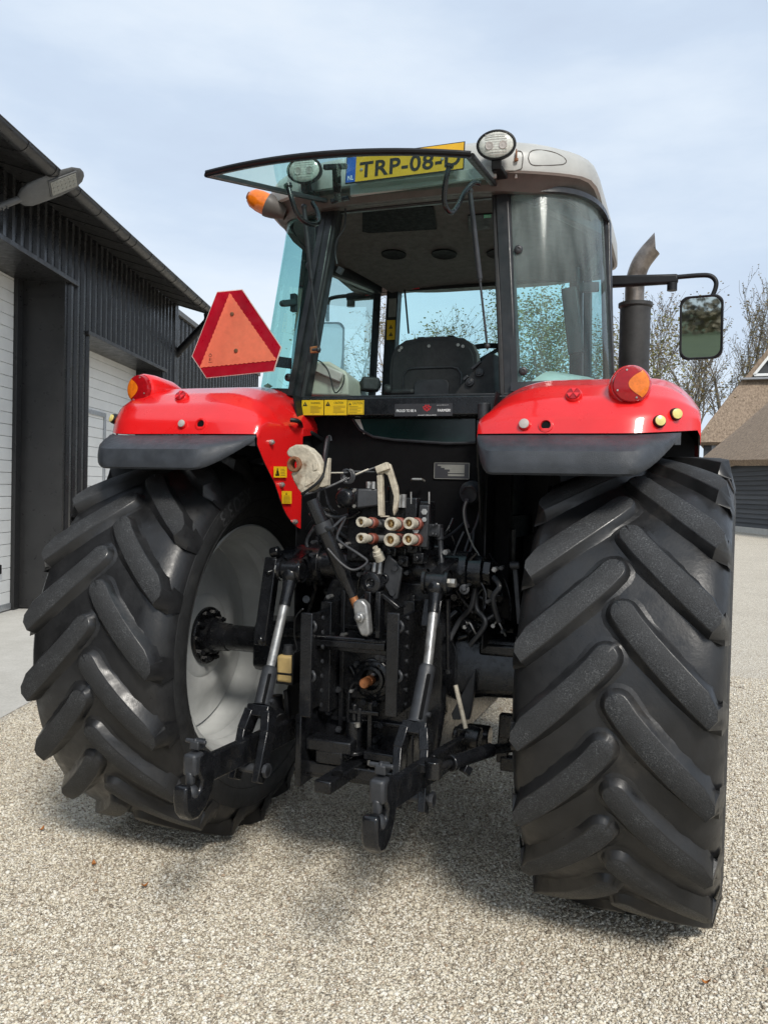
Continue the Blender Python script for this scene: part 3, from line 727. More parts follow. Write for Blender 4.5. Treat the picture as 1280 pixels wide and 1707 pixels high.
def rear_wheel(cx, phase):
    inn = -1 if cx > 0 else 1            # direction towards the tractor's middle
    o = V((cx, 0, HC)); I = V((inn, 0, 0))
    mb = MB()
    prof = [(-.062, .476), (-.050, .464), (-.052, .435), (-.040, .38), (-.012, .31), (.004, .26), (-.004, .21), (.006, .19), (.008, .13), (.008, 0)]
    rows = prof + [(a-.012, r) for a, r in prof[::-1]]
    mb.lathe(rows, o, I, 72)
    wh = mb.build('rear_wheel', 'rim_grey', TR, smooth=30)
    mb = MB()
    rim = [(.236, .566), (.243, .556), (.236, .546), (.226, .540), (.212, .520), (.200, .514), (.186, .516), (.170, .505), (.150, .492), (.128, .494), (.105, .484), (.085, .480), (.07, .486), (.03, .486), (.0, .484), (-.05, .482), (-.1, .484), (-.17, .505), (-.21, .520), (-.226, .540), (-.243, .556), (-.236, .566)]
    mb.lathe(rim, o, I, 96); mb.build('rim', 'rim_grey', wh, smooth=25)
    tyre_meshes(cx, phase, wh, RT, HC, 0, .319, .876, 19, REAR, 1.04, .080, .100)
    mb = MB()
    mb.lathe([(.0, .142), (.022, .142), (.028, .136), (.028, .098), (.06, .088), (.066, .074), (.10, .070), (.14, .068), (.145, .062), (.30, .060)], o, I, 40)
    for k in range(10):
        a = 2*PI*k/10; c = o + V((0, .116*math.cos(a), .116*math.sin(a)))
        mb.cyl(c + I*.026, c + I*.046, .0155, seg=6); mb.cyl(c + I*.044, c + I*.058, .009, seg=10)
    mb.build('hub_flange', 'black_paint', wh, smooth=35)
    if cx < 0:
        sidewall_text('XEOBIB', o, inn, .735, 1.12, .078, wh); sidewall_text('MICHELIN', o, inn, .640, -.50, .07, wh); sidewall_text('VF 600/60 R 38', o, inn, .62, 2.9, .05, wh)
        mb = MB()   # raised rings on the sidewall
        for rr in (.60, .69, .775):
            x = interp([(.548, .228), (.566, .240), (.60, .268), (.640, .312), (.688, .342), (.732, .350), (.778, .342), (.82, .322)], rr)
            mb.tube([o + V((inn*x, -rr*math.cos(2*PI*k/90), rr*math.sin(2*PI*k/90))) for k in range(91)], .0028, 5, cap=False)
        mb.build('sidewall_ring', 'rubber_side', wh)
    return wh
rear_wheel(-1.034, -.137); _w = rear_wheel(1.048, -.077)
_R = Matrix.Rotation(math.radians(-2.4), 3, 'Z'); _c = V((1.048, 0, 0)); _w.rotation_euler = (0, 0, math.radians(-2.4)); _w.location = _c - _R @ _c
FRONT = [(-.18, .36), (-.20, .38), (-.235, .43), (-.262, .50), (-.262, .56), (-.245, .60), (-.2, .622), (-.1, .635), (0, .638)]
FRONT = FRONT + [(-x, r) for x, r in FRONT[-2::-1]]
for cx in (-.90, .90):
    inn = -1 if cx > 0 else 1; o = V((cx, 2.82, .676)); mb = MB()
    mb.lathe([(.19, .37), (.19, .355), (.16, .33), (.05, .30), (.0, .28), (-.02, .2), (-.03, .1), (-.03, 0)], o, (inn, 0, 0), 48); mb.lathe([(-.19, .37), (-.19, .355), (-.1, .31), (.02, .30)], o, (inn, 0, 0), 48)
    fwh = mb.build('front_wheel', 'rim_grey', TR)
    tyre_meshes(cx, .1, fwh, .675, .676, 2.82, .25, .638, 18, FRONT, .95, .06, .09)
    mb = MB(); mb.lathe([(0, .12), (.06, .12), (.08, .09), (.3, .07)], o, (inn, 0, 0), 24); mb.build('hub', 'black_paint', fwh)

# ---------------------------------------------------------------- fenders
def sec(v):       # rear edge -> crest -> front of the fender, (Y, Z)
    tab = [(0, -.560, 1.872), (.10, -.535, 1.935), (.20, -.480, 2.005), (.32, -.385, 2.065), (.46, -.26, 2.105), (.6, -.10, 2.126), (.74, .12, 2.13), (.86, .40, 2.10), (.94, .62, 2.02), (1.0, .76, 1.88)]
    for (a, y0, z0), (b_, y1, z1) in zip(tab, tab[1:]):
        if v <= b_: t = (v-a)/(b_-a); return lerp(y0, y1, t), lerp(z0, z1, t)
    return .76, 1.88
XI, XO = .474, 1.245
def wall_x(y): return -.474 + .15*(max(-.62, min(y, -.222))+.59)
def fpoint(X, v):
    y, z = sec(v); w = min(1, v/.46); w = w*w*(3-2*w); xin = -wall_x(y)
    ci = max(0, 1-(X-xin)/.29); co = max(0, (X-XO+.27)/.27); c2 = max(0, (X-XO+.19)/.19)
    z += w*(-.115*ci**2 - .06*ci**7 - .11*c2**2.6) + (1-w)*(.028*co**2)
    y += (1-min(1, v/.9))*(.24*co**2.4 + .02*ci**3)
    return y, z
def fxin(v): return -wall_x(sec(v)[0])
def smoothY(n): return n
def fender(sg, name='fender'):
    global XO
    XO = 1.335 if sg < 0 else 1.245
    NX = 34; arc = [(-.565, 1.872), (-.552, 1.850), (-.530, 1.815), (-.495, 1.765), (-.450, 1.712), (-.414, 1.672), (-.385, 1.625), (-.358, 1.575), (-.325, 1.535), (-.285, 1.502), (-.250, 1.482), (-.222, 1.470)]
    v0 = next(i/2000 for i in range(2000) if sec(i/2000)[0] > -.224)
    vl = [v0*i/26 for i in range(27)] + [v0+.001] + [lerp(v0+.001, 1, i/20) for i in range(1, 21)]
    rows = []
    for v in vl:
        r = []; xi = fxin(v)
        y, z = fpoint(xi, v); zb = interp(arc, y) if v <= v0 else z-.05
        for k in range(9, 0, -1): r.append(V((sg*(xi - .004*min(1, k/2)), y, lerp(z-.012, zb, (k-1)/8 if k > 1 else 0) if k > 1 else z-.012)))
        for j in range(NX+1):
            X = xi + (XO-xi)*(j/NX); y, z = fpoint(X, v); r.append(V((sg*X, y, z)))
        y, z = fpoint(XO, v)
        r.append(V((sg*(XO+.010), y+.004, z-.022))); r.append(V((sg*(XO+.012), y+.006, z-.055))); rows.append(r)
    mb = MB(); mb.shell(rows if sg < 0 else [r[::-1] for r in rows], -.006, 0, 1)
    fd = mb.build(name, ['red_paint', 'black_matt'], TR, smooth=60)
    # front/inner continuation in black (towards the cab floor)
    mb = MB(); rows = []
    for yy in (-.222, 0, .3, .6, 1.2, 1.5): rows.append([V((sg*.43, yy, 1.0)), V((sg*.43, yy, 1.25)), V((sg*.43, yy, 1.6)), V((sg*.435, yy, 1.95)), V((sg*.46, yy, 2.07))])
    mb.shell(rows, .006*sg); mb.prism([V((sg*x_, .60, z_)) for x_, z_ in ((.43, 1.0), (.66, 1.0), (.66, 1.60), (1.235, 1.66), (1.235, 1.96), (1.0, 2.02), (.43, 2.02))], V((0, .02, 0))); mb.build('inner_liner', 'black_matt', fd)
    # rubber lip
    rows = []
    N = 40
    for j in range(N+1):
        t = j/N; X = lerp(XI-.004, XO-.055, t); y, z = fpoint(X, 0.0)
        en = min(1, t/(.26 if sg < 0 else .12)); en = math.sin(en*PI/2); eo = min(1, (1-t)/.22); eo = math.sin(eo*PI/2)
        p = .150*(.10+.90*en)*(.12+.88*eo); dr = .050*(.35+.65*en)*(.2+.8*eo); ee = en*eo
        dy = lambda q: y - p*q
        zc_ = .010 + .096*ee
        rows.append([V((sg*X, y+.03, z-.012)), V((sg*X, y-.004, z-.006)), V((sg*X, dy(.35), z-.010-.018*ee)), V((sg*X, dy(.75), z-.016-.036*ee)), V((sg*X, dy(.94), z-.022-.050*ee)), V((sg*X, dy(1.0), z-zc_)),
                     V((sg*X, dy(1.02), z-zc_-dr*.45)), V((sg*X, dy(1.0), z-zc_-dr*.85)), V((sg*X, dy(.93), z-zc_-dr)), V((sg*X, dy(.80), z-zc_-dr*.8)), V((sg*X, dy(.5), z-.05))])
    mb = MB(); mb.grid(rows)
    mb.build('rubber_lip', 'lip_plastic', fd, smooth=40)
    return fd
FL = fender(-1); FR = fender(1)
def surf(sg, X, v):
    y, z = fpoint(X, v); y1, z1 = fpoint(X, v+.02); y2, z2 = fpoint(X+.02, v)
    a = V((0, y1-y, z1-z)); b_ = V((.02*sg, y2-y, z2-z)); n = a.cross(b_)
    if n.y > 0: n = -n
    return V((sg*X, y, z)), n.normalized()
def on_fender(sg, px, py):
    """point of the fender skin seen at a pixel of the photograph"""
    global XO
    XO = 1.335 if sg < 0 else 1.245; best = None
    for i in range(90):
        for j in range(110):
            X = XI + (XO-XI)*i/89; v = .72*j/109; y, z = fpoint(X, v); d = V((sg*X, y, z)) - CAM; zz = d.dot(fw)
            e = (640 + F_PX*d.dot(rt)/zz - px)**2 + (853.5 - F_PX*d.dot(up)/zz - py)**2 + (0 if v < .55 else 400)
            if best is None or e < best[0]: best = (e, X, v)
    return surf(sg, best[1], best[2])
def tail_light(sg, px, py, fd):
    p, n = on_fender(sg, px, py); n = V((sg*.16, -1, .02)).normalized(); r = .066; c = p + n*.078
    mb = MB(); mb.lathe([(-.26, r*.55), (-.18, r*.95), (-.07, r*1.13), (-.012, r*1.11), (.0, r*1.03), (0, r*.9)], c, n, 36); mb.build('light_housing', 'red_paint', fd, smooth=50)
    mb = MB(); mb.lathe([(-.01, r), (.012, r*.985), (.022, r*.93), (.026, r*.7), (.028, 0)], c, n, 36)
    x = V((0, 0, 1)).cross(n).normalized(); y = n.cross(x)
    tl = mb.build('tail_light', ['lens_red'], fd, smooth=50)
    # amber indicator sector on the outer half
    mb = MB(); pts = []
    ox = x if x.x*sg > 0 else -x
    N = 16
    def dome(a, k):     # height of the lens skin over its rim
        return interp([(0, .0285), (.7, .0268), (.93, .0228), (.985, .0126), (1, 0)], k)
    rows_ = []
    for j in range(7):
        f = j/6; row = []
        for i in range(N+1):
            w_ = -1 + 2*i/N; ang = .93*w_; kx = math.cos(ang)*.94; ky = math.sin(ang)*.94
            lx = -.16 + .64*abs(w_)**1.6; ly = .66*(1 if w_ > 0 else -1)*abs(w_)**.85
            qx, qy = lerp(lx, kx, f), lerp(ly, ky, f); k_ = math.hypot(qx, qy)
            row.append(c + (ox*qx + y*qy)*r + n*(dome(0, k_)+.0012))
        rows_.append(row)
    mb.grid(rows_)
    mb.build('indicator_lens', 'lens_orange', fd, smooth=50)
    for a in (1.9, -1.2, 3.6): mb = MB(); q = c + n*.022 + (ox*math.cos(a) + y*math.sin(a))*r*.8; mb.cyl(q, q+n*.005, .0035, seg=8); mb.build('lens_screw', 'zinc', fd)
tail_light(-1, 256, 653, FL); tail_light(1, 1046, 646, FR)
def disc_light(sg, px, py, fd, r, name, m_, bez_, proud=.014, facing=None):
    p, n = on_fender(sg, px, py); n = (n*.5 + V((0, -1, .1))*.5).normalized() if facing is None else V(facing).normalized()
    mb = MB(); mb.lathe([(-.012, r*1.25), (proud*.6, r*1.2), (proud, r*1.05), (proud, 0)], p, n, 24); o = mb.build(name, bez_, fd)
    mb = MB(); mb.lathe([(proud-.002, r), (proud+.004, r*.95), (proud+.006, r*.5), (proud+.0065, 0)], p, n, 24); mb.build('lens', m_, fd); return p, n
def tri_reflector(sg, px, py, fd):
    p, n = disc_light(sg, px, py, fd, .026, 'reflector', 'lens_red', 'red_paint', .018)
    x = V((0, 0, 1)).cross(n).normalized(); y = n.cross(x); mb = MB()
    for k in range(3):
        a = PI/2 + k*2*PI/3; mb.prism([p + n*.025, p + n*.025 + (x*math.cos(a-.45)+y*math.sin(a-.45))*.024, p + n*.025 + (x*math.cos(a+.45)+y*math.sin(a+.45))*.024], n*.002)
    mb.build('reflector_facet', 'red_ink', fd, smooth=0)
tri_reflector(-1, 304, 663, FL); tri_reflector(1, 956, 661, FR)
disc_light(-1, 305, 707, FL, .0165, 'plug', 'dull_disc', 'red_paint'); disc_light(1, 875, 709, FR, .019, 'plug', 'dull_disc', 'red_paint')
for sg, px, py, fd in ((-1, 336, 707, FL), (1, 911, 709, FR)):
    p, n = on_fender(sg, px, py); n = (n*.5 + V((0, -1, .1))*.5).normalized()
    mb = MB(); mb.lathe([(-.012, .030), (.006, .026), (.007, .019), (.0, .0165), (-.006, .0163)], p, n, 24); mb.build('socket_rim', 'red_paint', fd)
    mb = MB(); mb.lathe([(-.006, .0165), (.0015, .0160), (.0015, 0)], p, n, 20); mb.build('socket', 'void_black', fd)
disc_light(-1, 188, 697, FL, .018, 'marker_light', 'lens_yellow', 'black_matt', .018); disc_light(-1, 181, 692, FL, .018, 'marker_light', 'lens_yellow', 'black_matt', .018, (-.8, -.6, .1))
disc_light(1, 1098, 703, FR, .019, 'marker_light', 'lens_yellow', 'black_matt', .018); disc_light(1, 1124, 691, FR, .019, 'marker_light', 'lens_yellow', 'black_matt', .018, (.45, -.9, .1))
# yellow stickers and bolts on the left inner panel
WN_ = V((1, -.15, 0)).normalized()
def on_wall(px, py): return atp(px, py, (1, -.15, 0), -.474 + .15*.59 + .012)
def sticker(name, o, x, y, w, h, n, parent, bgm='yellow_label', deco=None):
    mb = MB(); o = V(o); x = V(x).normalized(); y = V(y).normalized(); n = V(n).normalized()
    mb.prism([o, o+x*w, o+x*w+y*h, o+y*h], n*.0012)
    L = n*.0018 + o
    if deco: deco(mb, L, x, y, w, h)
    return mb.build(name, [bgm, 'ink', 'ink_grey', 'white_ink', 'red_ink', 'label_grey'], parent, smooth=0, fix=False)
def warn_tri(mb, o, x, y, s):
    mb.add([o, o+x*s, o+x*s*.5+y*s*.9], [(0, 1, 2)], 1)
    n = x.cross(y)*.0006; mb.add([o+n+x*s*.45+y*s*.2, o+n+x*s*.55+y*s*.2, o+n+x*s*.53+y*s*.6, o+n+x*s*.47+y*s*.6], [(0, 1, 2, 3)], 0)
def lines(mb, o, x, y, w, h, n, mi, seed=1):
    r = random.Random(seed)
    for k in range(n):
        yy = h*(n-1-k+.2)/n; ww = w*r.uniform(.6, 1); mb.add([o+y*yy, o+y*yy+x*ww, o+y*(yy+h*.28/n)+x*ww, o+y*(yy+h*.28/n)], [(0, 1, 2, 3)], mi)
def deco_person(mb, L, x, y, w, h):
    fr = .006
    warn_tri(mb, L+x*w*.08+y*h*.18, x, y, h*.5); mb.lathe([(0, h*.09), (.0005, 0)], L+x*w*.26+y*h*.78, x.cross(y), 10, 1)
    mb.add([L+x*w*.14+y*h*.15, L+x*w*.42+y*h*.15, L+x*w*.30+y*h*.72, L+x*w*.22+y*h*.72], [(0, 1, 2, 3)], 1)
    lines(mb, L+x*w*.5+y*h*.15, x, y, w*.42, h*.7, 5, 2, 3)
def deco_note(mb, L, x, y, w, h):
    warn_tri(mb, L+x*w*.35+y*h*.72, x, y, h*.22); lines(mb, L+x*w*.14+y*h*.08, x, y, w*.72, h*.6, 6, 2, 5)
pt_ = on_wall(456.5, 796); dx = on_wall(478, 796) - pt_; dy = on_wall(456.5, 777.5) - pt_
sticker('warning_sticker', pt_, dx, dy, dx.length, dy.length, WN_, FL, deco=deco_person)
pt_ = on_wall(470, 839.5); dx = on_wall(486, 839.5) - pt_; dy = on_wall(470, 818.5) - pt_
sticker('warning_sticker', pt_, dx, dy, dx.length, dy.length, WN_, FL, deco=deco_note)
for px, py in ((454, 737), (471, 808), (493, 870)):
    mb = MB(); c = on_wall(px, py); mb.lathe([(-.01, .011), (.004, .011), (.006, .007), (.010, .006), (.011, 0)], c, WN_, 12); mb.build('panel_bolt', 'zinc', FL)
mb = MB(); c = on_wall(484, 700); mb.tube(smoothpath([c, on_wall(492, 703)+WN_*.02, at(505, 716, Y=-.16), at(520, 722, Y=-.12), at(540, 735, Y=-.05)], 5), .010, 8); mb.build('cable', 'black_matt', FL)

# ---------------------------------------------------------------- slow moving vehicle triangle
def smvp(px, py): return at(px, py, Y=-.30)
out_ = [(362, 486), (404, 482), (469.5, 579), (457, 619), (344, 630.5), (320, 594)]
mb = MB(); c0 = sum((smvp(*p) for p in out_), V())/6
mb.prism([smvp(*p) for p in out_], V((0, .004, 0)))
sign = mb.build('warning_triangle', 'smv_edge', TR, smooth=0)
tag(sign, 'red and orange slow vehicle triangle on the left of the cab')
mb = MB(); mb.prism([(smvp(*p)-c0)*.982+c0+V((0, -.0015, 0)) for p in out_], V((0, .001, 0))); mb.build('red_border', 'reflector_red', sign, smooth=0)
tri = [smvp(384, 489), smvp(461.5, 600.5), smvp(334, 613)]; rnd = random.Random(2); pts = []
for a, b_ in zip(tri, tri[1:]+tri[:1]):
    n = 34; nrm = V((0, -1, 0)).cross((b_-a).normalized())
    for i in range(n): pts.append(a.lerp(b_, i/n) + nrm*(.0022 if i % 2 else -.0012)*rnd.uniform(.5, 1.2) + V((0, -.004, 0)))
mb = MB(); mb.prism(pts, V((0, .0015, 0))); mb.build('orange_centre', 'reflector_orange', sign, smooth=0)
mb = MB()
for p in ((388, 524), (394.5, 585)): mb.lathe([(0, .010), (.004, .009), (.006, .005), (.006, 0)], smvp(*p)+V((0, -.004, 0)), (0, -1, 0), 10)
mb.build('bolt', 'rust', sign)
mb = MB(); a = smvp(349, 603)+V((0, -.0055, 0)); put_text(mb, 'E1', a+V((.002, 0, .004)), (1, 0, 0), (0, 0, 1), .016, 0); put_text(mb, '000257', a+V((0, 0, -.006)), (1, 0, 0), (0, 0, 1), .007, 0)
mb.tube([a+V((.009, 0, .028))+V((.007*math.cos(t), 0, .007*math.sin(t))) for t in [i*.5 for i in range(14)]], .0008, 4); mb.build('approval_mark', 'ink', sign, smooth=0, fix=False)
mb = MB(); mb.bar(at(440, 600, Y=-.285), at(486, 606, Y=-.12), .05, .006, (0, 0, 1)); mb.bar(smvp(388, 500)+V((0, .012, 0)), smvp(396, 612)+V((0, .012, 0)), .03, .006, (1, 0, 0)); mb.bar(smvp(396, 606)+V((0, .014, 0)), at(440, 600, Y=-.284), .03, .006, (0, 0, 1))
mb.build('sign_bracket', 'black_paint', sign, bevel=.002)

# ---------------------------------------------------------------- cab
CZ0, CZ1 = 2.075, 2.972
def arc_plan(f, sg, n=24):
    """curved corner glass in plan, f = 0 sill .. 1 top"""
    xs, ys = lerp(.500, .412, f), lerp(-.115, .035, f); xe, ye = lerp(.856, .785, f), lerp(.62, .62, f)
    return [V((sg*p.x, p.y, 0)) for p in bez((xs, ys, 0), (xs+.235, ys+.0, 0), (xe+.012, lerp(.02, .14, f), 0), (xe, ye, 0), n)]
def corner_glass(sg):
    zs = [lerp(CZ0, CZ1, k/10) for k in range(11)]
    rows = []
    for k, z in enumerate(zs):
        a = arc_plan(k/10, sg); lift = [(.045*(i/24)**1.3 if k == 0 else 0) for i in range(25)]
        rows.append([V((p.x, p.y, z + lerp(.05, .030, k/10)*(i/24)**1.2)) for i, p in enumerate(a)])
    return rows
for sg in (-1, 1):
    rows = corner_glass(sg); mb = MB(); mb.grid(rows)
    gl = mb.build('corner_window', 'glass_quarter' if sg > 0 else 'glass_teal', TR, smooth=60)
    n = len(rows[0]); c0 = V((0, .5, 2.5))
    def off(p, k): d = V((p.x-0, p.y-.55, 0)).normalized(); return p + d*k
    mb = MB()
    def strip(ps, qs, t=.012):
        mb.shell([[off(p, t) for p in ps], [off(q, t) for q in qs]], -.02)
    R_ = len(rows)
    strip(rows[0], [p.lerp(q, .42) for p, q in zip(rows[0], rows[1])]); strip([p.lerp(q, .22) for p, q in zip(rows[-1], rows[-2])], [p+V((0, 0, .004)) for p in rows[-1]], .004)
    strip([r[0] for r in rows], [r[1].lerp(r[0], .1) for r in rows]); strip([r[-2].lerp(r[-1], .15) for r in rows], [r[-1] for r in rows])
    strip([p+V((0, 0, -.05)) for p in rows[0]], rows[0], .006)
    mb.build('window_seal', 'pillar_black', gl, smooth=50)
    for f in (.13, .775):
        mb = MB(); k = int(f*10); p = rows[k][2]; d = V((sg*.25, -1, 0)).normalized(); mb.lathe([(.0, .019), (.012, .018), (.017, .012), (.018, .007), (.014, .006), (.014, 0)], p, d, 20)
        mb.build('window_knob', 'grey_black', gl)
# pillars beside the rear opening
def pil(p0, p1, w, dpt, name='pillar', m_='pillar_black', side=(1, 0, 0), bev=.008):
    mb = MB(); mb.bar(p0, p1, w, dpt, side); return mb.build(name, m_, TR, bevel=bev)
for sg in (-1, 1):
    pil((sg*.512, -.085, 1.95), (sg*.405, .065, 3.02), .062, .10)
    pil((sg*.470, -.118, 2.03), (sg*.372, .035, 3.0), .022, .030, 'door_seal', 'rubber_side', bev=.006)
    pil((sg*.866, .64, 1.45), (sg*.790, .64, 3.0), .05, .07, 'door_pillar')
    pil((sg*.60, 1.34, 1.5), (sg*.56, 1.36, 2.95), .075, .085, 'front_pillar')
    pil((sg*.672, 1.235, 1.5), (sg*.636, 1.26, 2.93), .045, .03, 'door_frame')
    pil((sg*.865, .70, 1.75), (sg*.672, 1.235, 1.75), .05, .04, 'door_frame', side=(0, 0, 1))
    pil((sg*.785, .62, 2.925), (sg*.625, 1.26, 2.915), .10, .05, 'door_frame', side=(0, 0, 1)); pil((sg*.55, .10, 2.96), (sg*.785, .62, 2.94), .07, .05, 'roof_rail', side=(0, 0, 1))
    mb = MB(); mb.grid([[V((sg*.865, .68, 1.5)), V((sg*.795, .68, 2.92))], [V((sg*.80, .95, 1.5)), V((sg*.745, .96, 2.92))], [V((sg*.68, 1.235, 1.5)), V((sg*.645, 1.26, 2.92))]])
    mb.build('door_window', 'glass_teal', TR)
mb = MB(); mb.grid([[V((-.56, 1.37, 1.62)), V((0, 1.45, 1.62)), V((.56, 1.37, 1.62))], [V((-.53, 1.39, 2.92)), V((0, 1.46, 2.92)), V((.53, 1.39, 2.92))]]); mb.build('windscreen', 'glass_teal', TR, smooth=60)
for z_ in (2.945, 1.62): mb = MB(); mb.bar((-.60, 1.37, z_), (.60, 1.37, z_), .10, .06, (0, 0, 1)); mb.build('windscreen_frame', 'black_matt', TR, bevel=.01)
# sill beam under the rear opening
SY = -.150
mb = MB(); mb.bar((-.50, -.115, 2.022), (.50, -.115, 2.022), .085, .075, (0, 0, 1)); sill = mb.build('rear_sill', 'black_paint', TR, bevel=.008)
mb = MB(); mb.bar((-.49, -.10, 2.069), (.50, -.10, 2.069), .012, .05, (0, 0, 1)); mb.build('sill_strip', 'pillar_black', sill, bevel=.003)
yf = -.1535
def sp(px, py): return at(px, py, Y=yf)
def deco_w(title, seed):
    def f(mb, L, x, y, w, h):
        warn_tri(mb, L+x*w*.05+y*h*.60, x, y, h*.34); put_text(mb, title, L+x*w*.42+y*h*.74, x, y, h*.20, 1, .004, width=w*.42)
        lines(mb, L+x*w*.40+y*h*.15, x, y, w*.55, h*.5, 6, 2, seed); mb.tube([L+x*w*.5+y*h*.06, L+x*w*.57+y*h*.10], .0007, 4, mi=1)
    return f
def deco_c(mb, L, x, y, w, h):
    for a, b_, c_, d_ in ((.03, .04, .97, .06), (.03, .94, .97, .96), (.03, .04, .05, .96), (.95, .04, .97, .96)): mb.add([L+x*w*a+y*h*b_, L+x*w*c_+y*h*b_, L+x*w*c_+y*h*d_, L+x*w*a+y*h*d_], [(0, 1, 2, 3)], 2)
    put_text(mb, 'CAUTION', L+x*w*.30+y*h*.72, x, y, h*.22, 2, .01, width=w*.6); warn_tri(mb, L+x*w*.08+y*h*.66, x, y, h*.2); lines(mb, L+x*w*.12+y*h*.12, x, y, w*.76, h*.5, 5, 2, 8)
X_, Z_ = V((1, 0, 0)), V((0, 0, 1)); NB = V((0, -1, 0))
for (x0, x1, yb, yt, dc) in ((503, 539.3, 692, 667.2, deco_w('WARNING', 1)), (540.8, 578, 692, 666.8, deco_w('CAUTION', 2)), (579, 606.5, 691, 667.4, deco_c)):
    a = sp(x0, yb); b_ = sp(x1, yb); c = sp(x0, yt); sticker('warning_sticker', V((a.x, yf, a.z)), b_-a, Z_, (b_-a).length, c.z-a.z, NB, sill, deco=dc)
def deco_farmer(mb, L, x, y, w, h):
    put_text(mb, 'PROUD TO BE A', L+x*w*.03+y*h*.34, x, y, h*.30, 3, .012, width=w*.35); put_text(mb, 'FARMER!', L+x*w*.745+y*h*.34, x, y, h*.30, 3, .014, width=w*.22)
    c = L+x*w*.565+y*h*.55; s = h*.30
    def tri_o(cx, cz, k):
        p = [c+x*(cx-k)+y*(cz+k*.8), c+x*(cx+k)+y*(cz+k*.8), c+x*cx+y*(cz-k*.8)]
        for a, b_ in zip(p, p[1:]+p[:1]): mb.bar(a, b_, .0020, .0004, x.cross(y).cross((b_-a).normalized()), 4)
    tri_o(0, s*.55, s*.62); tri_o(-s*.52, s*.15, s*.62); tri_o(s*.52, s*.15, s*.62); tri_o(0, -s*.2, s*.5)
    put_text(mb, 'MASSEY FERGUSON', L+x*w*.41+y*h*.04, x, y, h*.09, 3, .01, width=w*.32); put_text(mb, 'www.proudfarmer.com', L+x*w*.73+y*h*.84, x, y, h*.075, 3, 0, width=w*.2)
    mb.lathe([(0, h*.06), (.0004, 0)], L+x*w*.965+y*h*.86, x.cross(y), 12, 0)
a = sp(657.5, 694); b_ = sp(754, 694.2); mb = MB()
o = sticker('slogan_sticker', V((a.x, yf, a.z)), X_, Z_, b_.x-a.x, sp(657, 673.5).z-a.z, NB, sill, 'label_dark', deco_farmer)
# lower rear panel, small dark window and bulkhead
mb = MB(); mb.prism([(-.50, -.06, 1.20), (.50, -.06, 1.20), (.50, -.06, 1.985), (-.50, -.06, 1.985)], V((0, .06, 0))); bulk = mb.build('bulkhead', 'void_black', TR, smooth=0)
q = [(588, 698), (600, 716), (622, 728), (655, 733), (700, 736), (745, 739), (792, 738), (792, 698)]
mb = MB(); mb.prism([at(px, py, Y=-.068) for px, py in q], V((0, .003, 0))); lw = mb.build('lower_window', 'glass_dark', TR, smooth=0)
mb = MB(); mb.tube([at(px, py, Y=-.069) for px, py in q[:-1]], .0065, 6); mb.build('window_rubber', 'grey_black', lw)
mb = MB(); mb.prism([at(588, 699, Y=-.0695), at(599, 715, Y=-.0695), at(607, 724, Y=-.0695), at(608, 722, Y=-.0695), at(600, 699, Y=-.0695)], V((0, .001, 0))); mb.build('glass_edge', 'fender_inside', lw, smooth=0)
a = at(723, 798, Y=-.066); b_ = at(782, 799, Y=-.066); c = at(720, 771, Y=-.066)
def deco_plate(mb, L, x, y, w, h):
    for p0, p1 in (((0, 0), (1, .03)), ((0, .97), (1, 1)), ((0, 0), (.02, 1)), ((.98, 0), (1, 1))): mb.add([L+x*w*p0[0]+y*h*p0[1], L+x*w*p1[0]+y*h*p0[1], L+x*w*p1[0]+y*h*p1[1], L+x*w*p0[0]+y*h*p1[1]], [(0, 1, 2, 3)], 5)
    st = [(.12, .82), (.3, .82), (.3, .66), (.42, .66), (.42, .45), (.42, .2), (.86, .2), (.86, .88), (.12, .88)]
    for x0, x1, y0, y1 in ((.10, .86, .80, .88), (.2, .86, .68, .795), (.3, .86, .58, .675), (.45, .86, .45, .575), (.40, .86, .36, .445), (.40, .86, .18, .30)): mb.add([L+x*w*x0+y*h*y0, L+x*w*x1+y*h*y0, L+x*w*x1+y*h*y1, L+x*w*x0+y*h*y1], [(0, 1, 2, 3)], 5)
sticker('data_plate', a, X_, Z_, b_.x-a.x, c.z-a.z, NB, bulk, 'label_dark', deco_plate)
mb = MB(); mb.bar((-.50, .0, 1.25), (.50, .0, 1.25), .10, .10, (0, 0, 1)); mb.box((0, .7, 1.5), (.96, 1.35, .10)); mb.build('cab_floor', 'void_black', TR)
mb = MB(); mb.cyl(at(806, 700, Y=-.16), at(806, 672, Y=-.16), .026); mb.bar(at(806, 780, Y=-.12), at(806, 700, Y=-.14), .055, .05); mb.build('sill_post', 'grey_black', TR, bevel=.004)

# roof
def roof_ring(z, ins, yr=-.125, yf_=1.72, hw=.818, rc=.50):
    pts = []; ox_ = -.022
    hw -= ins; y0, y1 = yr+ins, yf_-ins; rx, ry = min(rc, hw-.05), .46
    def corner(cx, cy, sx, sy, a0):
        return [V((ox_ + cx + sx*rx*abs(math.cos(a))**.95, cy + sy*ry*abs(math.sin(a))**.95, z)) for a in a0]
    K = 10
    A = [PI/2*i/K for i in range(K+1)]
    pts += [p for p in corner(hw-rx, y0+ry, 1, -1, A[::-1])]      # rear right
    pts += [p for p in corner(hw-rx, y1-ry, 1, 1, A)]
    pts += [p for p in corner(-(hw-rx), y1-ry, -1, 1, A[::-1])]
    pts += [p for p in corner(-(hw-rx), y0+ry, -1, -1, A)]
    return pts
def skirt(p, dz):   # lower edge arches up at the rear corners and droops along the sides
    k = max(0, (abs(p.x)-.55)/.26); f = max(0, min(1, (p.y-.32)/.45)); c = max(0, 1-abs(p.y-.18)/.30)
    return V((p.x, p.y, p.z - dz*(1.05*k*f - .45*min(1, k*1.4)*c)))
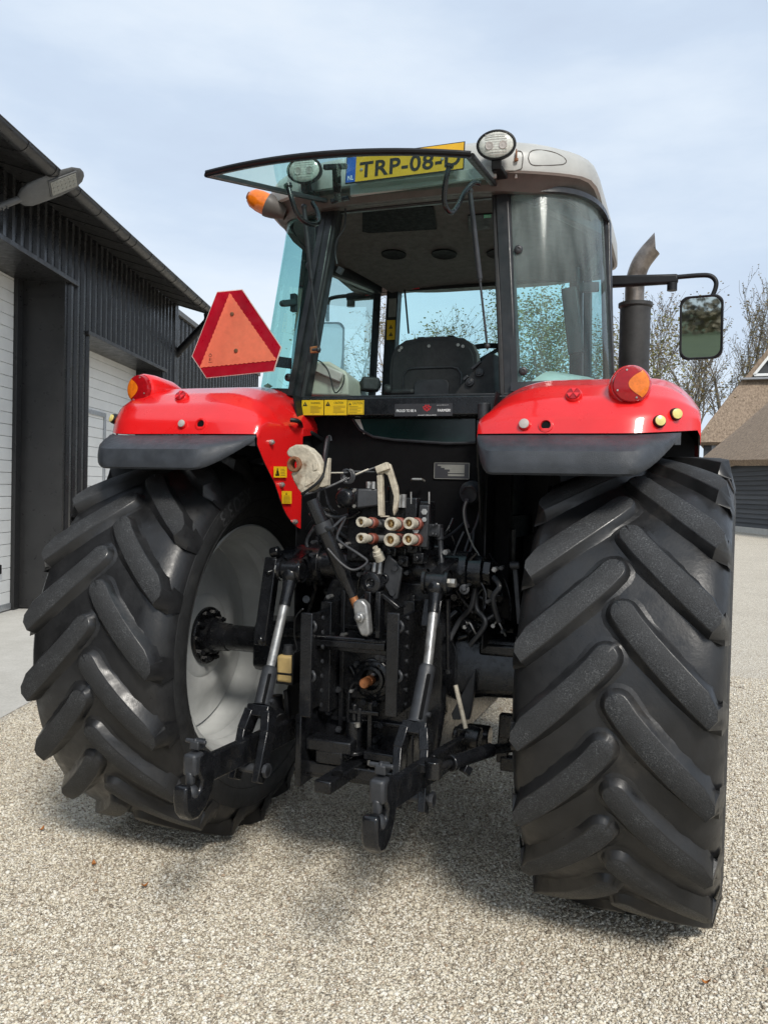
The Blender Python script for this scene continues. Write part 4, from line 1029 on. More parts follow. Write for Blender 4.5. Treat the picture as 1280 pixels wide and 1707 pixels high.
spec_ = [(2.955, .085, .075), (2.952, .055, .075), (2.985, .034, .07), (3.012, .016, .062), (3.016, .002, .06), (3.03, 0, .058), (3.09, .004, .03), (3.135, .02, .01), (3.165, .06, 0), (3.19, .16, 0), (3.205, .34, 0)]
rows = [[skirt(p, dz) for p in roof_ring(z, ins)] for z, ins, dz in spec_]
mb = MB(); mb.grid(rows, close=True); mb.f.append(list(range(len(mb.v)-len(rows[0]), len(mb.v)))); mb.m.append(0)
for i in range(len(rows[0])*3): mb.m[i] = 1  # lowest strips wear the painted shadow brown
roof = mb.build('roof', ['roof_plastic', 'roof_shade_brown'], TR, smooth=50)
rows = [[skirt(p, .075) for p in roof_ring(2.956, .09)], [skirt(p, .06) for p in roof_ring(2.965, .16)]]
mb = MB(); mb.grid(rows, close=True); mb.build('roof_lining_edge', 'roof_shade_brown', roof)
# oval recess outline and lamp pods on the roof's rear face
def onroof(px, py, Y): return at(px, py, Y=Y)
# headliner
mb = MB(); rows = []
for j in range(9):
    y = lerp(.06, 1.34, j/8); hw_ = lerp(.40, .56, min(1, j/3)) if j < 4 else lerp(.70, .56, (j-4)/4)
    hw_ = interp([(.06, .42), (.3, .58), (.62, .70), (1.0, .62), (1.34, .56)], y)
    z = interp([(.06, 3.0), (.35, 3.0), (.55, 2.985), (.8, 2.955), (1.15, 2.93), (1.34, 2.915)], y)
    rows.append([V((hw_*k, y, z - .035*abs(k)**4)) for k in (-1, -.9, -.7, -.4, 0, .4, .7, .9, 1)])
mb.grid(rows); hl = mb.build('headliner', 'headliner', TR, smooth=60)
def hz(y): return interp([(.06, 3.0), (.35, 3.0), (.55, 2.985), (.8, 2.955), (1.15, 2.93), (1.34, 2.915)], y)
mb = MB()
for px, py in ((656, 430), (740, 428), (832, 426)):
    c = at(px, py, Z=2.935); c.z = hz(c.y) - .004; mb.lathe([(0, .07), (.006, .068), (.004, .055), (.001, 0)], c, (0, -.1, -1), 24, sx=1, sy=1)
mb.build('speaker', 'void_black', hl)
cs = [at(px, py, Z=2.985) for px, py in ((604, 352), (722, 348), (728, 382), (604, 390))]
mb = MB(); mb.prism([V((p.x, p.y, hz(p.y)-.006)) for p in cs], V((0, 0, .004))); mb.build('roof_hatch', 'void_black', hl, smooth=0)
cs = [at(px, py, Z=2.985) for px, py in ((780, 362), (822, 358), (822, 378), (782, 384))]
mb = MB(); mb.prism([V((p.x, p.y, hz(p.y)-.010)) for p in cs], V((0, 0, .02))); rd = mb.build('radio', 'black_matt', hl, smooth=0)
cs = [at(px, py, Z=2.972) for px, py in ((806, 364), (818, 363), (818, 367), (806, 368))]
mb = MB(); mb.prism([V((p.x, p.y, hz(p.y)-.013)) for p in cs], V((0, 0, .002))); mb.build('display', 'lcd', rd, smooth=0)
mb = MB(); mb.bar((-.43, .055, 2.975), (.43, .055, 2.975), .035, .03, (0, 0, 1)); mb.build('rear_header', 'pillar_black', TR, bevel=.006)
mb = MB(); mb.bar((-.42, .03, 3.02), (.42, .03, 3.02), .05, .05, (0, 0, 1)); mb.build('header_strip', 'roof_shade_brown', TR, bevel=.006)
# work lamps
def work_lamp(px, py, parent, Y=-.21):
    c = at(px, py, Y=Y); n = V((.12, -1, -.12)).normalized(); x = V((1, 0, 0)); mb = MB()
    xx = (x - n*x.dot(n)).normalized()
    mb.lathe([(-.075, .024), (-.06, .045), (-.026, .060), (0, .064), (.010, .064), (.012, .058), (.006, .055)], c, n, 36, sx=1.28, sy=.92, x=xx); o = mb.build('work_lamp', 'black_matt', parent, smooth=50)
    mb = MB(); mb.lathe([(.004, .0565), (.010, .053), (.014, .032), (.015, 0)], c, n, 36, sx=1.28, sy=.92, x=xx)
    yy = n.cross(xx)
    lens = mb.build('lamp_lens', 'lens_clear', parent, smooth=60)
    mb = MB()
    for k in (-1, 1): mb.lathe([(.0155, .017), (.0175, .0155), (.016, .009), (.016, .007), (.018, 0)], c + xx*.028*k - yy*.004, n, 18)
    for k in range(-4, 5): mb.bar(c + yy*.010*k + n*.0145 - xx*.045, c + yy*.010*k + n*.0145 + xx*.045, .0015, .001, n)
    mb.build('lamp_reflector', 'dull_disc', parent)
    mb = MB(); mb.bar(c - yy*.055 - n*.01, c - yy*.09 - n*.02, .04, .03, xx); mb.bar(c - yy*.085 - n*.02, c - yy*.085 + V((0, .12, 0)), .045, .02, xx); mb.build('lamp_bracket', 'black_matt', parent, bevel=.003)
work_lamp(827, 242, roof); work_lamp(508, 284, roof)
# roof pod details on the right: lamp recess, oval inset
ys_ = -.105
def rr_poly(cpts, r, n=5): return cpts
from mathutils.bvhtree import BVHTree
_rm = roof.data; RB = BVHTree.FromPolygons([v.co for v in _rm.vertices], [tuple(p.vertices) for p in _rm.polygons])
def hit(px, py):
    d = (fw + rt*((px-640)/F_PX) - up*((py-853.5)/F_PX)).normalized(); h = RB.ray_cast(CAM, d); return (h[0], h[1]) if h[0] is not None else (at(px, py, Y=-.1), V((0, -1, 0)))
ovp = [(880, 264), (883, 254), (893, 250), (915, 252), (932, 258), (943, 267), (940, 273), (928, 275), (900, 276), (885, 274)]
mb = MB(); hp_ = [hit(*p) for p in ovp]; mb.tube(smoothpath([p + n*.0005 for p, n in hp_ + hp_[:1]], 4), .0022, 6); mb.build('oval_groove', 'roof_shade_brown', roof)
mb = MB(); hp2 = [hit(*p) for p in ((862, 252), (868, 253), (871, 259), (870, 275), (865, 283), (830, 288), (800, 291))]; mb.tube(smoothpath([p + n*.001 for p, n in hp2], 4), .0022, 6); mb.build('lamp_recess', 'roof_shade_brown', roof)
mb = MB(); c = hit(861, 266)[0] + V((0, -.012, 0)); mb.cyl(c, c+V((0, 0, .028)), .004); mb.cyl(c+V((0, 0, -.010)), c, .009); mb.cyl(c+V((0, 0, .028)), c+V((0, 0, .04)), .0035, .002, 8); mb.build('washer_nozzle', 'rust', roof)
mb = MB(); c = hit(860, 298)[0] + V((0, -.008, 0)); mb.cyl(c, c+V((0, 0, .028)), .006); mb.build('hose_stub', 'dull_disc', roof)
# plate
a = at(573.5, 306, Y=-.20); b_ = at(775, 269.5, Y=-.20); pw = .52; ph = .11
px_ = V((1, 0, .012)).normalized(); py_ = V((-.012, .12, 1)).normalized(); o = V((-.236, -.215, 2.990)); k = .535/.52
mb = MB(); w_, h_ = .535, .122
n_ = px_.cross(py_).normalized()
if n_.y > 0: n_ = -n_
mb.prism([o, o+px_*w_, o+px_*w_+py_*h_, o+py_*h_], -n_*.004, 1)
def qd(x0, y0, x1, y1, mi, l): mb.add([o+n_*l+px_*x0+py_*y0, o+n_*l+px_*x1+py_*y0, o+n_*l+px_*x1+py_*y1, o+n_*l+px_*x0+py_*y1], [(0, 1, 2, 3)], mi)
qd(.004, .004, w_-.004, h_-.004, 0, .001); qd(.004, .004, .047, h_-.004, 2, .0018)
put_text(mb, 'NL', o+n_*.0024+px_*.011+py_*.014, px_, py_, .03, 3, .01, width=.028)
put_text(mb, 'TRP-08-D', o+n_*.0024+px_*.066+py_*.020, px_, py_, .098, 1, .022, width=.455, spacing=1.08)
for xx in (.075, .44):
    mb.lathe([(.002, .0075), (.005, .006), (.006, 0)], o+px_*xx+py_*.055, n_, 10, 4)
mb.build('number_plate', ['plate_yellow', 'ink', 'plate_blue', 'white_ink', 'zinc'], TR, smooth=0, fix=False)
mb = MB(); mb.box(V((.03, -.165, 3.03)), (.44, .06, .085)); mb.bar((-.24, -.14, 2.985), (.42, -.14, 3.0), .05, .02, (0, 0, 1)); mb.build('plate_bracket', 'roof_plastic', TR, bevel=.004)
# raised rear window
def gw(u, v):      # u across -1..1, v 0 hinge .. 1 free edge
    x = lerp(.385, .500, v)*u; bow = .045*(1-u*u)*v
    return V((x, lerp(.0, -.880+.023*u, v) - bow, lerp(2.992, 2.799-.013*u, v) + .020*(1-u*u)*v))
mb = MB(); mb.grid([[gw(u/6, v/8) for u in range(-6, 7)] for v in range(9)]); rw = mb.build('rear_window', 'glass_lid', TR, smooth=60)
mb = MB(); prof = [gw(-1, v/8) for v in range(9)] + [gw(-1+u/10, 1) for u in range(1, 21)] + [gw(1, v/8) for v in range(7, -1, -1)] + [gw(1-u/10, 0) for u in range(1, 21)]
ins = [gw(p[0], p[1]) for p in ([(-.965, max(.03, min(.984, v/8))) for v in range(9)] + [((-1+u/10)*.965, .984) for u in range(1, 21)] + [(.965, max(.03, min(.984, v/8))) for v in range(7, -1, -1)] + [((1-u/10)*.965, .03) for u in range(1, 21)])]
k = len(prof)
for dz in (0,):
    mb.add([p+V((0, 0, .008)) for p in prof]+[p+V((0, 0, .008)) for p in ins]+[p-V((0, 0, .008)) for p in prof]+[p-V((0, 0, .008)) for p in ins],
       [(i, (i+1) % k, k+(i+1) % k, k+i) for i in range(k)] + [(2*k+i, 3*k+i, 3*k+(i+1) % k, 2*k+(i+1) % k) for i in range(k)] + [(i, 2*k+i, 2*k+(i+1) % k, (i+1) % k) for i in range(k)] + [(k+i, k+(i+1) % k, 3*k+(i+1) % k, 3*k+i) for i in range(k)])
mb.build('window_frame', 'grey_black', rw, smooth=40)
mb = MB(); mb.tube([gw(-1+u/10, 1.0)+V((0, -.004, .006)) for u in range(21)], .0095, 8); mb.tube([gw(-1, v/8)+V((-.004, 0, .0)) for v in range(9)], .0095, 8); mb.tube([gw(1, v/8)+V((.004, 0, 0)) for v in range(9)], .0095, 8); mb.build('rubber_edge', 'black_matt', rw)
def uhandle(pts, parent, name='handle'):
    mb = MB(); mb.tube(smoothpath(pts, 6), .0105, 10)
    mb.cyl(pts[0], pts[0]+(V(pts[0])-V(pts[1])).normalized()*.012, .018); o = mb.build(name, 'black_paint', parent); return o
def gy(px, py, Y): return at(px, py, Y=Y)
uhandle([gy(481, 312, -.44), gy(487, 334, -.44), gy(495, 355, -.42), gy(508, 370, -.38), gy(524, 374, -.32), gy(532, 368, -.27), gy(529, 352, -.24), gy(521, 338, -.22)], rw)
uhandle([gy(748, 279, -.46), gy(743, 300, -.46), gy(740, 330, -.44), gy(744, 347, -.42), gy(753, 354, -.38), gy(764, 340, -.32), gy(773, 322, -.26), gy(788, 306, -.22), gy(800, 306, -.20)], rw)
mb = MB(); mb.bar(gy(561, 278, -.50), gy(562, 318, -.34), .036, .012, (1, 0, 0)); mb.bar(gy(540, 279, -.50), gy(578, 277, -.50), .02, .02, (0, 0, 1)); mb.bar(gy(562, 318, -.34), gy(564, 332, -.22), .03, .02, (1, 0, 0)); mb.bar(gy(552, 336, -.16), gy(582, 330, -.16), .018, .018, (0, 0, 1)); mb.build('window_latch', 'black_paint', rw, bevel=.003)
mb = MB(); mb.tube(smoothpath([gy(575, 342, .0), gy(576, 365, .0), gy(573, 382, .0), gy(562, 400, .0), gy(559, 420, .0), gy(562, 440, .0)], 5), .0045, 7); mb.box(gy(567, 451, 0), (.026, .02, .03), Matrix.Rotation(.5, 3, 'Y')); mb.build('loose_cable', 'grey_black', TR)
# gas struts
def strut(a, m_, b_):
    mb = MB(); mb.cyl(a, m_, .0105, .0115, 12); mb.cyl(m_, m_+(m_-a).normalized()*.012, .008); mb.cyl(m_, b_, .0050, seg=8); mb.ball(b_, .012); mb.ball(a, .014); mb.cyl(b_, b_+V((-.0 if b_.x > 0 else -.03, 0, 0)), .008)
    return mb.build('gas_strut', 'grey_black', rw)
A1 = gy(507, 345, -.22); B1 = gy(531, 583, -.13); strut(A1, A1.lerp(B1, .50), B1)
A2 = gy(783, 318, -.22); B2 = gy(812, 577, -.13); strut(A2, A2.lerp(B2, .56), B2)
mb = MB(); mb.bar(gy(518, 584, -.125), gy(533, 582, -.125), .03, .02, (0, 0, 1)); mb.build('strut_bracket', 'copper', TR, bevel=.003)
# interior : seat, console, wheel
def seat():
    Y0 = .42
    sh = [(-.225, 2.10), (-.228, 2.17), (-.232, 2.25), (-.225, 2.335), (-.20, 2.385), (-.15, 2.415), (-.05, 2.428), (.05, 2.428), (.15, 2.415), (.20, 2.385), (.225, 2.335), (.232, 2.25), (.228, 2.17), (.225, 2.10)]
    sx = -.005
    rows = []
    for y, k in ((Y0+.12, .72), (Y0+.10, .93), (Y0+.04, 1.0), (Y0, 1.0), (Y0-.012, .985)):
        rows.append([V((sx + x*k, y, 2.2 + (z-2.2)*k)) for x, z in sh])
    mb = MB(); mb.grid(rows, mi=0, close=True); mb.f.append([len(mb.v)-len(sh)+i for i in range(len(sh))]); mb.m.append(1); mb.f.append(list(range(len(sh)))[::-1]); mb.m.append(0)
    s = mb.build('seat', ['seat_cloth', 'seat_black'], TR, smooth=50)
    mb = MB(); inner = [(sx+x*.93, 2.19+(z-2.19)*.91) for x, z in sh]; mb.prism([V((x, Y0-.013, z)) for x, z in inner], V((0, -.008, 0))); bk = mb.build('seat_shell', 'seat_black', s, bevel=.004)
    mb = MB(); pk = [(-.15, 2.11), (-.15, 2.235), (-.13, 2.262), (-.10, 2.27), (.10, 2.27), (.13, 2.262), (.15, 2.235), (.15, 2.11)]
    mb.tube([V((sx+x, Y0-.022, z)) for x, z in pk], .006, 6); mb.prism([V((sx+x*.6, Y0-.0215, 2.11+(z-2.11)*.62)) for x, z in pk], V((0, -.010, 0))); mb.build('seat_pocket', 'grey_black', s, bevel=.004)
    for x, z in ((-.165, 2.375), (-.175, 2.362), (-.02, 2.378), (.13, 2.378), (.155, 2.37)): mb = MB(); mb.cyl(V((sx+x, Y0-.02, z)), V((sx+x, Y0-.026, z)), .008, seg=10); mb.build('seat_screw', 'zinc', s)
    mb = MB()
    for x in (-.075, .075): mb.ball(V((sx+x, Y0+.04, 2.426)), .03, sz=.35)
    mb.build('headrest_plug', 'black_matt', s)
    mb = MB(); mb.box((sx, Y0+.32, 2.02), (.48, .5, .13)); mb.build('seat_cushion', 'seat_cloth', s, bevel=.04, seg=3)
    mb = MB(); mb.ball(at(617, 641, Y=.34), .05, sx=.9, sy=1.2, sz=.8); mb.bar(at(602, 640, Y=.30), at(632, 642, Y=.34), .07, .07); mb.bar(at(645, 655, Y=.30), at(690, 653, Y=.28), .03, .03); mb.cyl(at(640, 650, Y=.28), at(652, 650, Y=.30), .028); mb.build('armrest', 'seat_black', s, bevel=.012)
seat()
mb = MB(); pts = [(508, 660), (513, 612), (520, 602), (548, 602), (575, 618), (580, 630), (581, 660)]
mb.prism([at(px, py, Y=.05) for px, py in pts], V((-.06, .42, -.02))); cb = mb.build('storage_box', 'console_cream', TR, bevel=.012)
mb = MB(); mb.bar(at(528, 612, Y=.03), at(570, 630, Y=.03), .05, .02, (0, 0, 1)); mb.build('box_lid', 'dull_disc', cb, bevel=.008)
mb = MB(); mb.tube(smoothpath([at(523, 598, Y=.03), at(536, 604, Y=.02), at(548, 620, Y=.02), at(556, 650, Y=.02), at(562, 654, Y=.02), at(572, 640, Y=.02), at(574, 625, Y=.03)], 5), .003, 6); mb.build('box_cable', 'black_matt', cb)
mb = MB(); mb.prism([at(px, py, Y=.12) for px, py in ((752, 662), (765, 645), (800, 602), (812, 588), (824, 590), (824, 662))], V((.03, .30, 0))); con = mb.build('side_console', 'seat_black', TR, bevel=.008)
mb = MB()
for px, py in ((783, 637), (799, 621)):
    c = at(px, py, Y=.115); mb.lathe([(0, .020), (.008, .019), (.008, .012), (.012, .011), (.012, 0)], c, (0, -1, 0), 20)
for px, py in ((776, 630), (790, 612), (797, 606)): mb.box(at(px, py, Y=.115), (.028, .015, .012), Matrix.Rotation(-.7, 3, 'Y'))
mb.build('console_knob', 'grey_black', con, bevel=.002)
mb = MB(); sw = at(800, 600, Y=.92); ax_ = V((0, -.55, .83)); x, y, z = frame(ax_)
mb.tube([sw + x*(.19*math.cos(2*PI*k/40)) + y*(.19*math.sin(2*PI*k/40)) for k in range(41)], .016, 8, cap=False); mb.cyl(sw, sw - ax_*.5, .03)
for k in range(3): a = 2*PI*k/3; mb.bar(sw, sw + (x*math.cos(a) + y*math.sin(a))*.18, .03, .015)
mb.build('steering_wheel', 'black_matt', TR)
# inner fender covers in the cab, pale
for sg in (-1, 1):
    mb = MB(); rows = []
    for j in range(13):
        t = j/12; yy = lerp(-.02, .62, t); zt_ = 2.02 + (.20 if sg > 0 else .05)*math.sin(PI*min(1, .10+t*.8))
        rows.append([V((sg*lerp(.47, .55, min(1, t*2)), yy+.02, 1.95)), V((sg*lerp(.49, .57, min(1, t*2)), yy, zt_-.03)), V((sg*lerp(.53, .62, min(1, t*2)), yy, zt_)), V((sg*lerp(.62, .80, min(1, t*1.6)), yy+.06, zt_-.02)), V((sg*lerp(.66, .84, min(1, t*1.6)), yy+.08, 1.95))])
    mb.shell(rows, .006); mb.build('fender_cover', 'fender_inside', TR, smooth=60)
mb = MB(); mb.bar(at(948, 480, Y=.60), at(960, 590, Y=.60), .075, .035, (1, 0, 0)); mb.bar(at(962, 445, Y=.60), at(963, 480, Y=.60), .02, .02); mb.bar(at(963, 480, Y=.60), at(998, 478, Y=.60), .05, .02, (0, 0, 1)); mb.build('door_latch', 'grey_black', TR, bevel=.006)
# labels on the front pillar and sunvisor bits
mb = MB(); a = at(647, 500, Y=1.29)
for p0, p1, m_ in (((648, 498), (660, 528), 2), ((645, 534), (658, 566), 0)):
    c0_, c1_ = at(*p0, Y=1.27), at(*p1, Y=1.27); mb.add([c0_, V((c1_.x, c0_.y, c0_.z)), V((c1_.x, c0_.y, c1_.z)), V((c0_.x, c0_.y, c1_.z))], [(0, 1, 2, 3)], m_)
for py in (541, 553): c0_ = at(648, py+7, Y=1.265); warn_tri(mb, c0_, X_, Z_, .026)
mb.build('pillar_label', ['yellow_label', 'ink', 'label_grey'], TR, smooth=0, fix=False)
mb = MB(); c0_ = at(676, 474, Y=1.33); mb.box(c0_ + V((.045, 0, -.015)), (.09, .004, .035)); mb.build('roof_tag', 'red_ink', TR, smooth=0)
mb = MB(); mb.tube([at(673, 466, Y=1.32), at(676, 500, Y=1.32), at(681, 556, Y=1.32)], .006, 6); mb.build('wiper', 'black_matt', TR)
# door catch on the left glass
mb = MB(); c = at(471, 506, Y=.10); mb.ball(c, .016); mb.bar(c, at(495, 504, Y=.13), .03, .03); mb.bar(at(490, 490, Y=.14), at(490, 520, Y=.14), .03, .03); mb.build('window_catch', 'grey_black', TR, bevel=.004)
# beacon
c = at(449, 343, Y=.0); n = (at(420, 326, Y=-.06) - c).normalized(); n = V((-.62, -.25, .30)).normalized()
mb = MB(); mb.lathe([(-.09, .03), (-.03, .05), (.0, .056), (.012, .056)], c, n, 24); bc = mb.build('beacon', 'roof_shade_brown', roof)
mb = MB(); mb.lathe([(.0, .053), (.05, .052), (.085, .045), (.105, .03), (.112, 0)], c, n, 24); mb.build('beacon_lens', 'lens_orange', roof, smooth=60)
mb = MB(); mb.lathe([(.06, .022), (.075, .03), (.115, .018), (.118, 0)], c, n, 12); mb.build('beacon_core', 'rust', roof)
# mirrors
def mirror(sg, arm0, arm1, armt, mpos, lens_tilt):
    mb = MB(); mb.bar(arm0, arm1, .062, .05, (0, 0, 1), w1=.05, h1=.04); ma = mb.build('mirror_arm', 'black_matt', TR, bevel=.012)
    mb = MB(); mb.tube(smoothpath(armt, 6), .0125, 10); mb.build('mirror_tube', 'black_matt', ma)
    mb = MB(); mb.cyl(arm1+V((-sg*.03, 0, -.02)), arm1+V((-sg*.03, 0, -.06)), .026); mb.build('arm_joint', 'black_matt', ma)
    n = V(lens_tilt).normalized(); x = V((0, 0, 1)).cross(n).normalized(); y = n.cross(x); W2, H2, rc = .108, .165, .045
    def rrect(w, h, r):
        pts = []
        for cx, cy, a0 in ((w-r, h-r, 0), (-(w-r), h-r, PI/2), (-(w-r), -(h-r), PI), (w-r, -(h-r), 3*PI/2)):
            pts += [(cx + r*math.cos(a0+PI/2*i/6), cy + r*math.sin(a0+PI/2*i/6)) for i in range(7)]
        return pts
    mb = MB(); rows = []
    for k, f in ((-.06, .55), (-.045, .85), (-.01, 1.0), (.008, 1.0), (.012, .97), (.010, .90), (.002, .885)): rows.append([mpos + n*k + x*(px*f if f > .9 else px - (1-f)*.108*(1 if px > 0 else -1)) + y*(py*f if f > .9 else py-(1-f)*.108*(1 if py > 0 else -1)) for px, py in rrect(W2, H2, rc)])
    mb.grid(rows, close=True); mb.f.append(list(range(28))); mb.m.append(0); hd = mb.build('mirror_head', 'black_matt', ma, smooth=50)
    mb = MB(); mb.add([mpos + n*.004 + x*px*.93 + y*py*.96 for px, py in rrect(W2, H2, rc)], [tuple(range(28))]); mb.build('mirror_glass', 'mirror_glass', ma, smooth=0)
YM = 1.10
mirror(1, at(1016, 470, Y=YM), at(1130, 465, Y=YM), [at(1128, 462, Y=YM), at(1165, 459, Y=YM), at(1183, 460, Y=YM), at(1192, 468, Y=YM), at(1192, 480, Y=YM), at(1184, 500, Y=YM)], at(1168, 546, Y=YM), (-.14, -1, -.105))
YM = 1.35
mirror(-1, at(628, 490, Y=YM), at(578, 496, Y=YM), [at(580, 493, Y=YM), at(556, 496, Y=YM), at(548, 501, Y=YM), at(546, 515, Y=YM), at(546, 535, Y=YM)], at(546, 580, Y=YM), (.25, -1, .0))
# exhaust
YE = 1.55; ctr = at(1057, 560, Y=YE); zt = at(1057, 506, Y=YE).z
mb = MB(); mb.lathe([(0, .088), (zt-1.25-.03, .088), (zt-1.25-.02, .098), (zt-1.25, .098), (zt-1.25, .05)], (ctr.x, YE, 1.25), (0, 0, 1), 32); ex = mb.build('exhaust', 'exhaust_dark', TR, smooth=40)
p = [at(1057, 520, Y=YE), at(1057, 490, Y=YE), at(1059, 465, Y=YE), at(1067, 441, Y=YE), at(1080, 422, Y=YE), at(1096, 404, Y=YE)]
sp_ = smoothpath(p, 5); n = len(sp_); mb = MB(); mb.tube(sp_[:n-3], [.055]*(n-4)+[.054], 20, cap=False)
# slash-cut tip
d_ = (sp_[-1]-sp_[-4]).normalized(); x, y, z = frame(d_); c = sp_[n-4]; side = V((1, 0, -.4)); side = (side - d_*side.dot(d_)).normalized(); y2 = d_.cross(side)
lo = [c + side*.054*math.cos(a) + y2*.054*math.sin(a) for a in [2*PI*k/20 for k in range(20)]]
hi = [q_ + d_*(.022 + .050*-math.cos(a)) for q_, a in zip(lo, [2*PI*k/20 for k in range(20)])]
mb.grid([lo, hi], close=True); mb.build('exhaust_pipe', 'exhaust_steel', ex, smooth=50)
# hood and engine block in front of the cab (hidden from here, seen from a step aside)
mb = MB(); rows = []
for y, w, z in ((1.42, .40, 2.02), (1.9, .41, 1.98), (2.6, .40, 1.90), (3.2, .38, 1.80), (3.55, .33, 1.66), (3.68, .26, 1.5)):
    rows.append([V((-w, y, 1.15)), V((-w, y, z-.16)), V((-w*.9, y, z-.05)), V((-w*.6, y, z)), V((0, y, z+.02)), V((w*.6, y, z)), V((w*.9, y, z-.05)), V((w, y, z-.16)), V((w, y, 1.15))])
mb.grid(rows); mb.f.append([len(mb.v)-9+i for i in range(9)]); mb.m.append(0); mb.build('bonnet', 'red_paint', TR, smooth=50)
mb = MB(); mb.box((0, 2.5, .95), (.5, 2.2, .45)); mb.box((0, 2.82, .66), (1.3, .2, .2)); mb.box((0, 1.1, .85), (.55, 1.6, .6)); mb.build('chassis', 'black_matt', TR, bevel=.03)
for sg in (-1, 1): mb = MB(); mb.box((sg*.62, 1.0, 1.0), (.45, .9, .6)); mb.build('fuel_tank', 'black_matt', TR, bevel=.06)
# ---------------------------------------------------------------- rear axle, gearbox and three point hitch
def P_(px, py, Y): return at(px, py, Y=Y)
# axle trumpets
for sg in (-1, 1):
    mb = MB()
    prof = [(-.13, .80), (-.13, .98), (-.10, 1.03), (.10, 1.03), (.13, .98), (.13, .80), (.10, .77), (-.10, .77)]
    rows = [[V((sg*x, y*k, HC + (z-HC)*k)) for y, z in prof] for x, k in ((.22, 1.25), (.34, 1.12), (.42, 1.0), (.66, .92), (.70, .92))]
    mb.grid(rows, close=True); mb.f.append(list(range(len(mb.v)-8, len(mb.v)))); mb.m.append(0)
    mb.bar((sg*.40, -.135, .985), (sg*.66, -.125, .985), .05, .02, (0, 0, 1))
    axl = mb.build('axle_housing', 'black_paint', TR, bevel=.012)
    mb = MB(); mb.cyl((sg*.68, 0, HC), (sg*.98, 0, HC), .063, seg=24); mb.build('axle_shaft', 'black_paint', axl)
    mb = MB(); mb.cyl((sg*.62, -.10, .78), (sg*.62, -.10, .72), .018, seg=10); mb.cyl((sg*.62, -.10, .72), (sg*.62, -.10, .70), .010, seg=8); mb.build('drain_plug', 'rust', axl)
# brake / drop box between axle and link on the right, with an arched opening below
mb = MB(); mb.box((.60, -.10, .66), (.22, .05, .10)); mb.bar((.515, -.10, .70), (.505, -.10, .50), .03, .05); mb.bar((.66, -.10, .70), (.66, -.10, .46), .03, .05); mb.box((.58, -.10, .50), (.16, .05, .06)); mb.build('stabiliser_bracket', 'black_paint', TR, bevel=.006)
# gearbox
GY = -.30
mb = MB(); mb.prism([(-.27, GY, .52), (.27, GY, .52), (.30, GY, .75), (.30, GY, 1.08), (.22, GY, 1.28), (-.22, GY, 1.28), (-.30, GY, 1.08), (-.30, GY, .75)], V((0, 1.2, 0)))
gb = mb.build('gearbox', 'black_paint', TR, bevel=.02)
mb = MB()   # raised ribs, bosses and covers on the casting
for x in (-.155, .155): mb.bar((x, GY-.012, .60), (x, GY-.012, 1.22), .022, .03, (1, 0, 0))
for z in (.665, .80, 1.065): mb.bar((-.20, GY-.010, z), (.20, GY-.010, z), .018, .026, (0, 0, 1))
mb.bar((-.115, GY-.02, .62), (-.115, GY-.02, .80), .016, .04, (1, 0, 0)); mb.tube(smoothpath([(-.115, GY-.03, .79), (-.10, GY-.03, .82), (-.085, GY-.03, .845), (-.10, GY-.03, .88), (-.115, GY-.03, .90)], 4), .012, 8)
mb.prism([(-.13, GY, .76), (.15, GY, .76), (.17, GY, .80), (.17, GY, 1.02), (.14, GY, 1.05), (-.12, GY, 1.05), (-.15, GY, 1.0), (-.15, GY, .80)], V((0, -.022, 0)))
mb.build('casting_rib', 'black_paint', gb, bevel=.005)
mb = MB()
for px, py in ((551, 1025), (550, 1107), (565, 1149), (549, 1186), (596, 1107), (640, 1098), (607, 1170), (626, 1172), (635, 1208), (643, 1128), (647, 1150), (560, 1060), (566, 1215), (626, 1245), (632, 1095)):
    mb = MB(); c = P_(px, py, GY-.022); mb.cyl(c, c+V((0, -.016, 0)), .014, seg=6); mb.cyl(c+V((0, -.014, 0)), c+V((0, -.024, 0)), .008, seg=8)
    mb.build('bolt', 'grey_black', gb)
mb = MB(); c = P_(622, 1131, GY-.025); mb.lathe([(0, .085), (.012, .085), (.018, .078), (.020, .060), (.034, .056), (.036, .044), (.028, .040)], c, (0, -1, 0), 36); pto_c = c
for k in range(8): a = 2*PI*k/8+.3; q_ = c + V((.068*math.cos(a), -.012, .068*math.sin(a))); mb.cyl(q_, q_+V((0, -.014, 0)), .007, seg=6)
ph_ = mb.build('pto_housing', 'black_paint', TR, smooth=35)
mb = MB(); n_s = 18; prof_ = []
for k in range(n_s*2):
    a = 2*PI*k/(n_s*2); r = .0215 if k % 2 else .0185; prof_.append((r*math.cos(a), r*math.sin(a)))
mb.grid([[pto_c + V((x*s, -y_, z*s)) for x, z in prof_] for y_, s in ((.02, 1), (.058, 1), (.060, .86), (.072, .86), (.074, 1), (.108, 1), (.114, .82))], close=True)
mb.f.append(list(range(len(mb.v)-n_s*2, len(mb.v)))); mb.m.append(0); mb.build('pto_shaft', 'copper', ph_, smooth=20)
